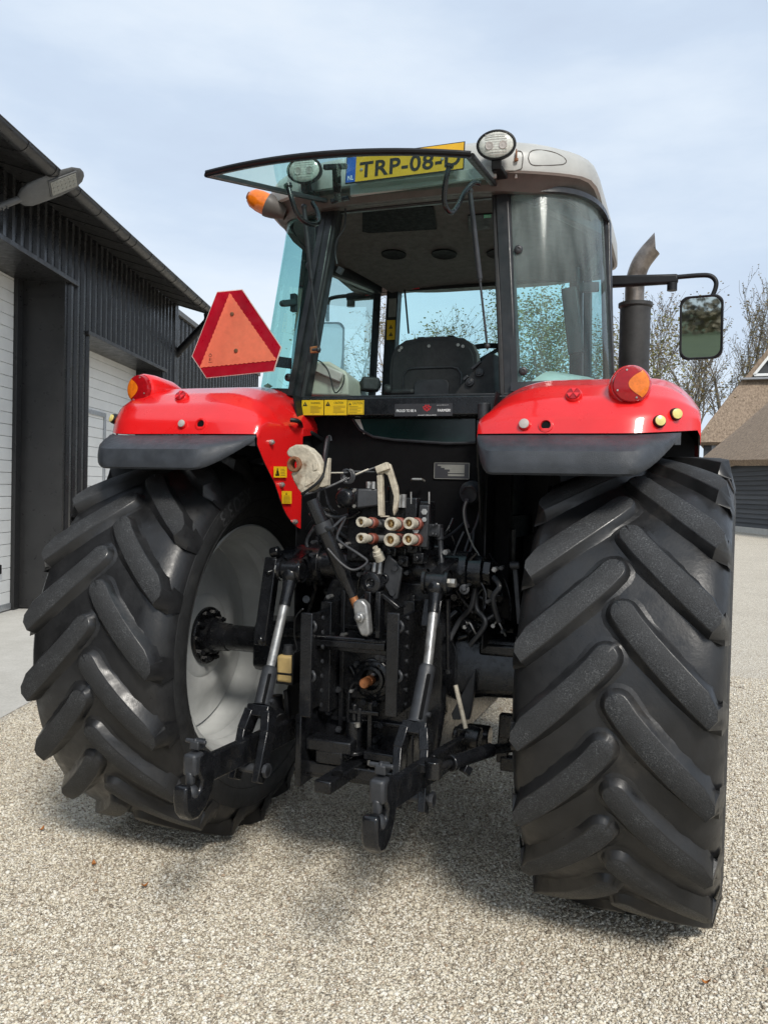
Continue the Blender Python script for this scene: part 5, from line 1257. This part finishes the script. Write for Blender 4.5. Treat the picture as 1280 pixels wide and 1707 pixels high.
# pick-up hitch rails, cross tie and floor plate
for pxl, tag_ in ((511, 'l'), (655, 'r')):
    t = P_(pxl, 1022, -.60); b_ = P_(pxl, 1196, -.60); x = t.x
    mb = MB(); mb.box((x, -.60+.012, (t.z+b_.z)/2), (.052, .024, t.z-b_.z)); mb.box((x + (.018 if x > 0 else -.018), -.44, (t.z+b_.z)/2-.005), (.016, .30, t.z-b_.z-.02)); mb.box((x, -.36, (t.z+b_.z)/2), (.05, .10, t.z-b_.z+.05))
    rl = mb.build('hitch_rail', 'black_paint', TR, bevel=.004)
    for k in range(7):
        mb = MB(); z = lerp(b_.z+.03, t.z-.03, k/6); mb.cyl((x+.026, -.50, z), (x+.032, -.50, z), .009, seg=10); mb.build('rail_bolt', 'grey_black', rl)
    for py in (1045, 1128):
        c = V((x + .024, -.585, P_(pxl, py, -.6).z)); mb = MB(); mb.tube(smoothpath([c+V((0, 0, .02)), c+V((.012, -.006, .008)), c+V((.012, -.006, -.008)), c+V((0, 0, -.02))], 4), .007, 8); mb.build('rail_latch', 'grey_black', rl)
mb = MB(); a = P_(530, 1070, -.46); b_ = P_(645, 1078, -.46); mb.bar(a, b_, .028, .05, (0, 0, 1)); mb.bar(a+V((0, .03, -.022)), b_+V((0, .03, -.028)), .022, .04, (0, 0, 1)); mb.cyl(a+V((0, -.01, .022)), b_+V((0, -.01, .018)), .011); mb.build('cross_tie', 'black_paint', TR, bevel=.004)
mb = MB()
for x in (-.245, .235): mb.box((x, -.38, .58), (.028, .34, .30))
mb.box((-.005, -.34, .475), (.50, .30, .035)); mb.box((-.13, -.46, .60), (.20, .10, .05)); mb.box((.12, -.44, .57), (.22, .06, .035)); mb.box((-.005, -.49, .50), (.48, .02, .05)); mb.box((-.125, -.50, .555), (.12, .02, .055))
mb.build('hitch_frame', 'black_paint', TR, bevel=.006)
mb = MB(); e = P_(537, 1313, -.74); mb.bar(e, V((-.01, .1, .50)), .070, .048, (1, 0, 0)); dbar = mb.build('drawbar', 'black_paint', TR, bevel=.006)
mb = MB(); c = e + V((.018, .10, .02)); mb.cyl(c, c+V((0, 0, .008)), .022); mb.build('drawbar_hole', 'void_black', dbar)
mb = MB(); c = P_(590, 1225, -.42); mb.cyl(c+V((0, 0, -.06)), c+V((0, 0, .06)), .032); mb.cyl(c+V((0, 0, .06)), c+V((0, 0, .13)), .014); mb.cyl(c+V((0, 0, -.075)), c+V((0, 0, -.06)), .05); c2 = P_(617, 1195, -.42); mb.bar(c2+V((0, 0, .06)), c2+V((0, 0, -.16)), .014, .02); mb.bar(P_(582, 1185, -.43), P_(632, 1190, -.43), .016, .016); mb.bar(P_(600, 1180, -.43), P_(598, 1212, -.43), .018, .016); mb.build('hitch_release', 'black_paint', TR, bevel=.003)
mb = MB(); mb.cyl(P_(596, 1205, -.45), P_(596, 1212, -.45), .012, seg=6); mb.cyl(P_(615, 1258, -.45), P_(615, 1275, -.45), .008); mb.build('release_pin', 'zinc', TR)
# hydraulic lift cover, rock shaft and arms
mb = MB(); mb.prism([(-.26, -.16, 1.22), (.26, -.16, 1.22), (.24, -.16, 1.42), (-.24, -.16, 1.42)], V((0, .7, 0))); mb.cyl((-.40, -.27, 1.325), (.40, -.27, 1.325), .062, seg=24); lift_ = mb.build('lift_housing', 'black_paint', TR, bevel=.01)
UL = P_(487, 950, -.47); UR = P_(728, 970, -.50)
for sg, U_, x0 in ((-1, UL, -.33), (1, UR, .325)):
    mb = MB(); s0 = V((x0, -.27, 1.325)); mb.cyl(s0-V((.06, 0, 0)), s0+V((.06, 0, 0)), .083, seg=28); mb.cyl(s0+V((sg*.06, 0, 0)), s0+V((sg*.12, 0, 0)), .068, seg=28); mb.cyl(s0+V((sg*.12, 0, 0)), s0+V((sg*.155, 0, 0)), .055, seg=6)
    mb.bar(s0+V((0, -.03, 0)), U_, .06, .13, (1, 0, 0), w1=.05, h1=.075); mb.cyl(U_-V((.05, 0, 0)), U_+V((.05, 0, 0)), .038, seg=20)
    for k in (-.045, .045): mb.lathe([(-.006, .05), (.006, .05)], U_+V((k, 0, 0)), (1, 0, 0), 24)
    arm = mb.build('lift_arm', 'black_paint', TR, smooth=35, bevel=.004)
    mb = MB(); mb.cyl(U_+V((sg*.05, 0, 0)), U_+V((sg*.075, 0, 0)), .018, seg=6); mb.build('arm_bolt', 'zinc', arm)
# bracket tower and ram on the left link
mb = MB(); mb.bar(P_(456, 930, -.36), P_(436, 1075, -.40), .06, .05, (1, 0, 0)); mb.cyl(P_(452, 922, -.36), P_(466, 918, -.36), .022); mb.bar(P_(444, 955, -.40), P_(462, 950, -.36), .03, .02); mb.cyl(P_(432, 1068, -.42), P_(440, 1064, -.42), .02); mb.build('assist_ram', 'black_paint', TR, bevel=.006)
# lift rods
def lift_rod(top, a, b_, end, name='lift_rod'):
    d = (b_-top).normalized(); mb = MB(); mb.ball(top, .042, sx=1.0); mb.tube([top, top.lerp(a, .12), top.lerp(a, .16), top.lerp(a, .34)], [.030, .028, .025, .024], 20)
    r = mb.build(name, 'black_paint', TR, smooth=40)
    mb = MB(); mb.tube([top.lerp(a, .20), a.lerp(b_, .02)], [.0185, .0185], 16); mb.build('threaded_rod', 'steel_worn', r)
    mb = MB(); mb.tube([a, a.lerp(b_, .06), b_.lerp(a, .04), b_], [.024, .031, .033, .040], 20)
    mb.build('rod_sleeve', 'grey_black', r, smooth=40)
    x, y, z = V((1, 0, 0)), d.cross(V((1, 0, 0))).normalized(), d; x = (x - d*x.dot(d)).normalized()
    mb = MB(); L = (end-b_).length
    mb.bar(b_, b_+d*.045, .095, .07, x)
    for k in (-1, 1): mb.bar(b_+d*.02+x*k*.036, b_+d*.10+x*k*.050, .036, .074, x); mb.bar(b_+d*.095+x*k*.050, end+x*k*.050, .034, .072, x, w1=.028, h1=.055)
    mb.build('rod_fork', 'black_paint', r, bevel=.004)
    mb = MB(); q_ = end - d*.05; mb.cyl(q_ - x*.075, q_ + x*.085, .018); mb.cyl(q_ + x*.07, q_ + x*.085, .028, seg=6)
    mb.build('fork_pin', 'grey_black', r)
    mb = MB(); q2 = b_.lerp(a, .15); mb.cyl(q2+x*.03, q2+x*.045, .010, seg=8); mb.build('sleeve_bolt', 'grey_black', r)
    mb = MB(); s0, s1 = a.lerp(b_, .12) + x*.02 - V((0, .035, 0)), a.lerp(b_, .88) + x*.02 - V((0, .037, 0)); mb.bar(s0, s1, .012, .006, x); mb.build('sleeve_slot', 'void_black', r)
lift_rod(UL + V((0, -.005, -.02)), P_(451, 1112, -.62), P_(437, 1177, -.70), P_(410, 1302, -.81))
lift_rod(UR + V((0, -.005, -.02)), P_(713, 1108, -.63), P_(695, 1204, -.71), P_(682, 1352, -.83))
mb = MB(); mb.bar(P_(716, 1045, -.56), P_(722, 1000, -.53), .07, .012, (1, 0, 0)); mb.build('rod_guard', 'black_paint', TR, bevel=.003)
# lower links with hook ends
def lower_link(hook, pivot, rise):
    d = (pivot-hook).normalized(); mb = MB(); h = hook + d*.06
    mid = hook.lerp(pivot, .42)
    mb.bar(h, mid, .034, .095, (1, 0, 0), h1=.10); mb.bar(mid, pivot, .036, .10, (1, 0, 0), h1=.085); mb.cyl(pivot - V((.05, 0, 0)), pivot+V((.05, 0, 0)), .05)
    lk = mb.build('lower_link', 'black_paint', TR, bevel=.006)
    # claw outline in the link's own vertical plane
    c = hook; y = V((0, -1, 0)); z = V((0, 0, 1))
    out_ = [(-.10, .055), (-.045, .085), (.005, .085), (.022, .07), (.026, .02), (.012, -.005), (-.006, -.03), (.0, -.062), (.030, -.082), (.058, -.070), (.066, -.035), (.070, -.018), (.104, -.020), (.110, -.07), (.100, -.125), (.065, -.165), (.015, -.175), (-.04, -.15), (-.085, -.09), (-.10, -.045)]
    mb = MB(); mb.prism([c - V((.026, 0, 0)) + y*a*.88 + z*b_*.84 for a, b_ in out_], V((.052, 0, 0))); hk = mb.build('hook_end', 'black_paint', lk, bevel=.010, seg=3)
    mb = MB(); mb.box(c + y*.012 + z*.04, (.05, .06, .075)); mb.box(c + y*.03 - z*.005, (.030, .03, .05)); mb.build('hook_latch', 'grey_black', lk, bevel=.010)
    mb = MB(); mb.box(c + y*-.012 + z*.10, (.035, .05, .03)); mb.cyl(c + V((-.04, 0, 0)) + z*.112, c + V((.04, 0, 0)) + z*.112, .008); mb.bar(c + y*.01 + z*.115, c - y*.04 + z*.10, .012, .02); mb.build('latch_lever', 'grey_black', lk, bevel=.004)
    mb = MB(); mb.ball(c + y*.03 - z*.055, .030, sx=1); mb.build('latch_ball', 'grey_black', lk)
    return lk
HL = P_(326, 1290, -1.17); HR = P_(634, 1336, -1.22)
LL = lower_link(HL, V((-.36, -.10, .60)), 0); LR = lower_link(HR, V((.40, -.10, .60)), 0)
tag(LL); 
# side stabiliser on the right, round telescopic bar
a = P_(722, 1282, -.88); b_ = P_(818, 1250, -.60)
mb = MB(); mb.cyl(a, a.lerp(b_, .35), .014); mb.cyl(a.lerp(b_, .28), b_, .024, .026); mb.cyl(a.lerp(b_, .28), a.lerp(b_, .34), .030); mb.cyl(a+V((0, 0, -.03)), a+V((0, 0, .03)), .03); mb.bar(a, V((HR.x+.02, a.y, a.z)), .03, .03); mb.bar(a.lerp(b_, .5)+V((0, 0, -.03)), a.lerp(b_, .62)+V((0, -.01, -.05)), .03, .03); mb.cyl(b_, V((b_.x+.10, b_.y+.35, b_.z-.06)), .02); mb.build('stabiliser', 'black_paint', TR, bevel=.003)
# right hand plates beside the axle
mb = MB(); q_ = [P_(*p, -.22) for p in ((792, 1115), (760, 1175), (752, 1190), (754, 1200), (782, 1200), (788, 1170))]; mb.prism(q_, V((0, .03, 0))); mb.bar(P_(738, 1212, -.2), P_(742, 1185, -.2), .02, .02); mb.build('gusset_plate', 'grey_black', TR, bevel=.004)
mb = MB(); mb.cyl(P_(776, 1226, -.32), P_(800, 1232, -.32), .045); mb.cyl(P_(756, 1222, -.32), P_(764, 1224, -.32), .03); mb.box(P_(775, 1235, -.30), (.07, .08, .12)); mb.build('link_pivot', 'black_paint', TR, bevel=.006)
mb = MB(); mb.cyl(P_(759, 1142, -.36), P_(776, 1214, -.38), .0095, seg=12); mb.build('white_rod', 'coupler_white', TR)
mb = MB(); mb.tube(smoothpath([P_(751, 1068, -.34), P_(758, 1080, -.35), P_(761, 1100, -.36), P_(760, 1142, -.36)], 5), .003, 6); mb.cyl(P_(746, 1000, -.40), P_(747, 1115, -.36), .010); mb.cyl(P_(747, 1115, -.36), P_(748, 1122, -.36), .02); mb.build('control_rod', 'black_paint', TR)
# yellowish reservoir on the left
mb = MB(); a = P_(480, 1113, -.34); mb.box(a, (.075, .075, .118)); res = mb.build('fluid_bottle', 'bottle_plastic', TR, bevel=.012, seg=3)
mb = MB(); mb.cyl(a+V((0, 0, .059)), a+V((0, 0, .075)), .024); mb.cyl(a+V((0, 0, .07)), a+V((0, 0, .10)), .020); mb.build('bottle_cap', 'grey_black', res)
mb = MB(); mb.box(a+V((0, .01, -.062)), (.085, .085, .012)); mb.box(a+V((.042, .0, .01)), (.010, .08, .13)); mb.box(a+V((0, 0, -.02)), (.080, .080, .010)); mb.build('bottle_holder', 'black_matt', res, bevel=.003)
mb = MB(); mb.tube(smoothpath([P_(505, 1015, -.5), P_(493, 1030, -.45), P_(491, 1060, -.38), P_(495, 1082, -.34), P_(487, 1090, -.34)], 5), .0035, 6); mb.build('bottle_hose', 'grey_black', res)
mb = MB(); mb.bar(P_(478, 1150, -.30), P_(482, 1195, -.30), .03, .02); mb.cyl(P_(462, 1190, -.32), P_(470, 1200, -.36), .03); mb.cyl(P_(455, 1160, -.25), P_(462, 1205, -.25), .045); mb.build('rear_fitting', 'black_matt', TR, bevel=.003)
# top link bracket plates with bolts
YB = -.43
for pts in (((616, 937), (606, 952), (600, 972), (601, 978), (618, 982), (624, 975), (622, 940)), ((648, 922), (641, 935), (637, 960), (640, 975), (650, 992), (657, 1000), (662, 998), (670, 948), (660, 936), (652, 930))):
    mb = MB(); mb.prism([P_(px, py, YB) for px, py in pts], V((0, .018, 0))); br_ = mb.build('top_link_plate', 'grey_black', TR, bevel=.003)
    for px, py in ((615, 945), (612, 966), (659, 947), (655, 988)):
        if (px < 630) == (pts[0][0] < 630): mb = MB(); c = P_(px, py, YB-.001); mb.cyl(c, c+V((0, -.012, 0)), .013, seg=6); mb.build('plate_bolt', 'grey_black', br_)
mb = MB(); c = P_(620, 971, YB-.03); mb.lathe([(-.05, .046), (.018, .046), (.022, .040), (.022, .016), (.012, .014), (.012, 0)], c, (0, -1, 0), 28); c = P_(640, 964, YB); mb.lathe([(-.02, .022), (.012, .022), (.014, .014), (.006, .012), (.006, 0)], c, (0, -1, 0), 18)
mb.bar(P_(617, 985, YB-.03), P_(613, 1060, YB-.03), .028, .06, (1, 0, 0)); mb.bar(P_(634, 985, YB-.03), P_(633, 1062, YB-.03), .022, .06, (1, 0, 0)); mb.bar(P_(638, 990, YB-.01), P_(668, 1014, YB-.01), .018, .05, (0, 0, 1)); mb.build('top_link_bracket', 'black_paint', TR, bevel=.005)
mb = MB(); mb.cyl(P_(625, 938, YB-.02), P_(621, 968, YB-.035), .009); mb.cyl(P_(634, 935, YB-.0), P_(631, 965, YB-.01), .011); mb.build('bracket_rod', 'steel_worn', TR)
# top link, leaning against the red panel and tied up
A = P_(604, 1032, -.52); B = P_(516, 825, -.60); d = (B-A).normalized()
mb = MB(); mb.tube([A.lerp(B, .18), A.lerp(B, .34), A.lerp(B, .36), A.lerp(B, .96)], [.018, .026, .031, .028], 20); tl_ = mb.build('top_link', 'black_paint', TR, smooth=40)
mb = MB(); mb.tube([A.lerp(B, .10), A.lerp(B, .24)], [.018, .017], 16); mb.build('rusty_thread', 'copper', tl_)
mb = MB(); mb.prism([P_(px, py, -.57) for px, py in ((587, 1006), (594, 1000), (603, 1000), (611, 1009), (613, 1024), (616, 1057), (611, 1062), (601, 1060), (595, 1046), (590, 1028))], V((0, .045, 0))); c = P_(601, 1029, -.57); mb.cyl(c+V((0, .01, 0)), c+V((0, -.022, 0)), .024, seg=6); mb.cyl(c, c+V((0, -.034, 0)), .013, seg=12); mb.build('link_end', 'steel_worn', tl_, bevel=.010, seg=3)
mb = MB(); cc = A.lerp(B, .74); x, y, z = frame(d); mb.cyl(cc - d*.02, cc + d*.02, .036); mb.cyl(cc+V((.02, -.02, 0)), cc+V((.055, -.03, -.005)), .010); mb.build('link_collar', 'grey_black', tl_)
mb = MB(); mb.tube(smoothpath([A.lerp(B, .72)+V((.03, -.01, 0)), P_(575, 862, -.52), P_(562, 893, -.55), P_(570, 905, -.56), P_(600, 925, -.56), P_(612, 937, -.56), P_(591, 950, -.58), P_(570, 940, -.59), P_(546, 914, -.60)], 5), .0055, 8); mb.build('link_handle', 'grey_black', tl_)
# white hook end of the top link
hk_ = [(504, 825), (515, 819), (524, 812), (530, 800), (536, 788), (534, 775), (526, 758), (515, 747), (503, 741), (492, 741), (482, 746), (477, 753), (478, 757), (480, 761), (488, 764), (493, 769), (494, 778), (489, 785), (484, 789), (488, 800), (496, 815)]
YH = -.61
mb = MB(); mb.prism([P_(px, py, YH) for px, py in hk_], V((.006, .045, 0))); hw_ = mb.build('link_hook', 'cream_paint', tl_, bevel=.007, seg=3)
mb = MB(); c = P_(491.5, 774, YH-.002); mb.lathe([(-.03, .0315), (.008, .0315), (.011, .028), (.011, .020), (-.03, .0195)], c, (-.1, -1, .05), 32); mb.build('hook_bush', 'rust', tl_)
mb = MB(); mb.prism([P_(px, py, YH-.002) for px, py in ((531, 812), (540, 795), (546, 764), (548, 763), (546, 809), (538, 812))], V((.0, .028, 0))); mb.build('hook_lever', 'cream_paint', tl_, bevel=.003)
mb = MB(); mb.prism([P_(px, py, YH-.004) for px, py in ((521, 772), (528, 770), (529, 783), (522, 785))], V((0, .004, 0))); mb.prism([P_(px, py, YH-.004) for px, py in ((510, 790), (532, 785), (534, 790), (524, 803), (508, 812))], V((0, .004, 0))); mb.build('hook_relief', 'cream_paint', tl_, bevel=.002)
mb = MB(); mb.tube(smoothpath([P_(503, 824, -.625), P_(515, 816, -.63), P_(530, 804, -.62), P_(540, 790, -.60), P_(543, 765, -.55), P_(549, 728, -.40)], 5), .006, 8); mb.build('tie_strap', 'black_matt', tl_)
mb = MB()
for pts in ([(505, 826), (540, 815), (575, 800), (582, 797), (610, 785), (640, 774)], [(546, 788), (575, 788), (590, 786), (625, 787)], [(508, 825), (535, 802), (545, 790)], [(520, 822), (560, 806), (578, 796)]):
    mb.tube(smoothpath([P_(px, py, lerp(-.62, -.36, (px-505)/135)) for px, py in pts], 4), .0042, 6)
rnd = random.Random(4); c = P_(582, 794, -.47)
for k in range(5):
    a0 = rnd.uniform(0, 6); mb.tube([c + V((.022*math.cos(a0+t)+.004*k-.01, -.008-.004*rnd.random(), .028*math.sin(a0+t))) for t in [i*.6 for i in range(9)]], .0042, 6)
mb.build('rope', 'grey_black', TR)
mb = MB(); mb.tube(smoothpath([P_(px, py, lerp(-.622, -.362, (px-505)/135)) for px, py in ((590, 792), (602, 787), (614, 782))], 4), .0035, 6); mb.tube(smoothpath([P_(px, py, lerp(-.622, -.362, (px-505)/135)) for px, py in ((548, 788.5), (560, 788), (572, 788))], 4), .0026, 6); mb.build('rope_glint', 'coupler_white', TR)  # pale slivers laid on the dark rope as painted glints
mb = MB(); mb.tube(smoothpath([P_(542, 800, -.36), P_(541, 765, -.34), P_(545, 735, -.32), P_(549, 728, -.32), P_(551, 735, -.32)], 5), .008, 8); mb.build('hand_lever', 'grey_black', TR)
# valve block, pale bracket, couplers
YV = -.36
mb = MB(); mb.box(P_(640, 885, YV+.06), (.30, .10, .26)); mb.box(P_(690, 870, YV+.03), (.055, .10, .20)); mb.box(P_(712, 876, YV+.02), (.045, .08, .20)); mb.box(P_(655, 830, YV+.04), (.03, .06, .10)); mb.build('valve_block', 'black_paint', TR, bevel=.006)
mb = MB(); mb.bar(P_(585, 832, YV-.04), P_(640, 828, YV), .085, .085, (0, 0, 1), w1=.07); mb.build('valve_motor_arm', 'grey_black', TR, bevel=.008)
mb = MB(); c = P_(583, 830, YV-.06); mb.box(c, (.082, .05, .082)); mb.lathe([(.02, .044), (.045, .042), (.06, .030), (.066, 0)], c, (-.1, -1, 0), 24); vm = mb.build('sensor_head', 'black_paint', TR, bevel=.004)
mb = MB()
for a, b_ in ((-1, -1), (1, -1), (-1, 1), (1, 1)): q_ = c + V((.033*a, -.025, .033*b_)); mb.cyl(q_, q_+V((0, -.008, 0)), .007, seg=8)
mb.build('head_screw', 'zinc', vm)
mb = MB(); q_ = [(627, 781), (646, 772), (650, 774), (662, 812), (664, 830), (661, 850), (656, 860), (654, 850), (656, 828), (646, 793), (640, 788), (637, 790), (637, 798), (630, 796), (628, 788)]
mb.prism([P_(px, py, -.40) for px, py in q_], V((0, .02, 0))); mb.bar(P_(634, 792, -.40), P_(636, 860, -.40), .022, .03, (1, 0, 0)); mb.bar(P_(635, 861, -.40), P_(648, 861, -.40), .006, .03, (0, 0, 1)); mb.bar(P_(628, 784, -.41), P_(648, 776, -.41), .03, .03, (0, 0, 1)); mb.build('valve_bracket', 'cream_paint', TR, bevel=.003)
for p0_, p1_, r_, sg_ in (((612, 808, -.40), (626, 809, -.40), .012, 12), ((614, 803, -.41), (614, 814, -.41), .009, 6), ((622, 803, -.41), (622, 815, -.41), .010, 6), ((672, 846, -.38), (673, 824, -.38), .012, 12), ((666, 846, -.38), (667, 825, -.38), .006, 8),
        ((685, 840, -.38), (685, 820, -.38), .0035, 6), ((715, 840, -.38), (715, 820, -.38), .0035, 6), ((707, 853, -.41), (707, 853, -.43), .013, 6), ((707, 866, -.41), (707, 866, -.43), .010, 6), ((693, 884, -.40), (693, 884, -.44), .013, 6)):
    mb = MB(); mb.cyl(P_(*p0_), P_(*p1_), r_, seg=sg_); mb.build('hydraulic_fitting', 'steel_worn', TR, smooth=35)
mb = MB(); mb.bar(P_(708, 842, -.405), P_(704, 912, -.405), .042, .018, (1, 0, 0)); mb.build('valve_plate', 'grey_black', TR, bevel=.004)
mb = MB(); mb.tube([P_(686, 800, -.10), P_(688, 799, -.13), P_(702, 799, -.13), P_(707, 802, -.10)], .006, 8); mb.build('panel_handle', 'zinc', TR)
for (px, py, k) in ((601, 870, .82), (601, 897, .82), (651, 873, 1.05), (650, 900, 1.05), (681, 872, .92), (680, 899, .92)):
    c = P_(px, py, -.52); n = V((-.20 if px < 620 else -.06, -1, .06)).normalized(); r = .0255*k
    mb = MB(); mb.lathe([(-.06, r*.80), (-.03, r*.82), (-.028, r*1.0), (.0, r), (.003, r*.94), (.003, r*.66), (-.012, r*.60)], c, n, 28); cp = mb.build('hydraulic_coupler', 'coupler_white', TR, smooth=40)
    mb = MB(); mb.lathe([(-.11, r*.9), (-.10, r*1.08), (-.075, r*1.08), (-.07, r*.8)], c, n, 28); mb.build('coupler_ring', 'coupler_red', cp)
    mb = MB(); mb.lathe([(-.012, r*.61), (-.020, r*.5), (-.020, 0)], c, n, 20); mb.lathe([(-.020, r*.26), (-.004, r*.22), (-.002, 0)], c, n, 12); mb.build('coupler_valve', 'brass', cp)
    mb = MB(); mb.lathe([(-.20, r*.8), (-.11, r*.8), (-.06, r*.62)], c, n, 16); mb.build('coupler_body', 'steel_worn', cp)
mb = MB(); a = P_(625, 912, -.50); b_ = P_(634, 933, -.47); mb.tube([a, a.lerp(b_, .25), a.lerp(b_, .28), a.lerp(b_, .5), a.lerp(b_, .52), b_], [.011, .011, .017, .017, .021, .021], 16); mb.build('brake_coupler', 'coupler_white', TR, smooth=35)
# trailer socket, wiring and hoses on the right
mb = MB(); c = P_(783, 822, -.12); mb.lathe([(-.03, .05), (.0, .05), (.02, .04), (.022, 0)], c, (-.2, -1, -.2), 24); mb.tube(smoothpath([P_(770, 822, -.15), P_(776, 812, -.17), P_(786, 811, -.17), P_(794, 820, -.15)], 4), .006, 6); mb.build('trailer_socket', 'grey_black', TR)
def hose(name, pts, r, m_, seg=8):
    mb = MB(); mb.tube(smoothpath([P_(*p) for p in pts], 6), r, seg); return mb.build(name, m_, TR)
hose('wiring', [(779, 832, -.16), (774, 848, -.17), (775, 866, -.18), (780, 880, -.18)], .010, 'grey_black')
hose('wiring', [(777, 836, -.175), (773, 852, -.185), (776, 876, -.19), (786, 905, -.19), (800, 930, -.18), (808, 955, -.18), (804, 980, -.2), (790, 998, -.22)], .004, 'label_grey')
for pts in ([(775, 870, -.12), (755, 888, -.2), (738, 898, -.28)], [(784, 890, -.12), (772, 925, -.18), (756, 950, -.26)], [(790, 880, -.1), (785, 915, -.15), (765, 945, -.2), (740, 985, -.26)], [(745, 915, -.25), (752, 945, -.25), (755, 955, -.25)], [(806, 955, -.15), (780, 965, -.2), (765, 972, -.25)], [(810, 970, -.12), (785, 980, -.2), (770, 985, -.25)], [(800, 850, -.08), (793, 875, -.1), (775, 915, -.12)]): hose('hydraulic_hose', pts, .006, 'grey_black')
hose('hydraulic_hose', [(733, 890, -.36), (735, 920, -.36), (737, 950, -.40)], .011, 'grey_black')
hose('hydraulic_hose', [(533, 810, -.40), (531, 838, -.40), (545, 858, -.40), (565, 862, -.38), (580, 858, -.36)], .007, 'grey_black')
hose('hydraulic_hose', [(541, 812, -.36), (548, 842, -.36), (563, 860, -.36), (585, 862, -.36), (600, 852, -.36)], .008, 'black_paint')
hose('hydraulic_hose', [(545, 846, -.30), (560, 880, -.30), (590, 905, -.28)], .007, 'grey_black')
hose('hydraulic_hose', [(520, 845, -.20), (530, 880, -.22), (528, 920, -.25), (545, 960, -.28)], .012, 'black_paint')
hose('hydraulic_hose', [(600, 950, -.34), (560, 945, -.30), (530, 960, -.28)], .013, 'black_paint')
mb = MB(); mb.box(P_(726, 884, -.36), (.05, .05, .05)); mb.cyl(P_(732, 880, -.36), P_(733, 900, -.36), .016)
for px, py in ((722, 876), (728, 874), (722, 890), (727, 891)): c = P_(px, py, -.39); mb.cyl(c, c+V((0, -.012, 0)), .007, seg=6)
mb.build('hose_elbow', 'grey_black', TR, bevel=.004)
mb = MB(); c = P_(774, 983, -.36); mb.lathe([(0, .018), (.01, .021), (.02, .020), (.022, .010), (.04, .008), (.04, 0)], c, (.2, -1, .2), 16); mb.build('test_point', 'grey_black', TR)
# miscellaneous dark castings that fill the space between wheel and gearbox
rnd = random.Random(9)
def castings(n, x0, x1, y0, y1, ya, yb):
    for k in range(n):
        px = rnd.uniform(x0, x1); py = rnd.uniform(y0, y1); c = P_(px, py, rnd.uniform(ya, yb)); mb = MB()
        if k % 3: mb.cyl(c, c+V((rnd.uniform(-.05, .05), rnd.uniform(-.05, .0), rnd.uniform(-.05, .05))), rnd.uniform(.006, .022), seg=10); mb.build('pipe_fitting', 'black_paint', TR, bevel=.003)
        else: mb.box(c, (rnd.uniform(.02, .08), .04, rnd.uniform(.02, .06)), Matrix.Rotation(rnd.uniform(0, 1), 3, 'Y')); mb.build('valve_casting', 'black_paint', TR, bevel=.003)
castings(24, 740, 842, 985, 1060, -.22, -.08); castings(16, 510, 600, 880, 1000, -.22, -.12)
for k, (px, py) in enumerate(((775, 1045), (822, 1043), (548, 905))):
    c = P_(px, py, -.24); mb = MB(); mb.tube(smoothpath([c, c+V((.02, -.01, .02)), c+V((.04, -.01, -.01)), c+V((.05, .01, -.04))], 4), .004, 6); mb.cyl(c, c+V((0, -.01, 0)), .009, seg=6); mb.build('pipe_clip', 'steel_worn', TR)
mb = MB(); mb.bar(P_(858, 940, -.20), P_(866, 1040, -.22), .024, .02); mb.cyl(P_(850, 943, -.22), P_(866, 942, -.22), .016); mb.build('brake_pipe', 'grey_black', TR, bevel=.003)
mb = MB(); mb.box(P_(836, 935, .05), (.10, .10, .30)); mb.box(P_(826, 1000, .08), (.16, .1, .16)); mb.build('cab_mount', 'black_matt', TR, bevel=.01)
# more pipes, clamps and bolt heads packed round the valve block and lift cover
rnd = random.Random(31)
for k in range(26):
    x0, y0 = (rnd.uniform(735, 845), rnd.uniform(860, 1000)) if k % 2 else (rnd.uniform(515, 640), rnd.uniform(840, 985)); yy = rnd.uniform(-.34, -.14); pts = [(x0, y0, yy)]
    for j in range(3): x0 += rnd.uniform(-34, 34); y0 += rnd.uniform(8, 44); yy += rnd.uniform(-.03, .05); pts.append((min(850, max(510, x0)), y0, yy))
    hose('hydraulic_hose' if k % 3 else 'steel_pipe', pts, rnd.uniform(.004, .011), 'black_paint' if k % 3 else 'grey_black')
for k in range(30):
    px, py = rnd.choice([(rnd.uniform(640, 760), rnd.uniform(905, 1000)), (rnd.uniform(520, 600), rnd.uniform(880, 1000)), (rnd.uniform(740, 840), rnd.uniform(930, 1060)), (rnd.uniform(540, 640), rnd.uniform(1040, 1240))])
    c = P_(px, py, -.37 if py < 1040 else -.33); mb = MB(); r_ = rnd.uniform(.007, .013); mb.cyl(c+V((0, .03, 0)), c+V((0, -.012, 0)), r_, seg=6); mb.cyl(c, c+V((0, -.02, 0)), r_*.55, seg=8); mb.build('bolt', rnd.choice(['grey_black', 'grey_black', 'steel_worn']), TR)
for px, py in ((690, 912), (655, 918), (628, 925), (700, 930), (675, 935)):
    c = P_(px, py, -.38); mb = MB(); mb.box(c, (.045, .06, .045)); mb.cyl(c+V((0, -.03, 0)), c+V((0, -.06, 0)), .014, seg=6); mb.cyl(c+V((0, 0, .02)), c+V((0, 0, .055)), .010, seg=8); mb.build('valve_casting', 'black_paint', TR, bevel=.005)
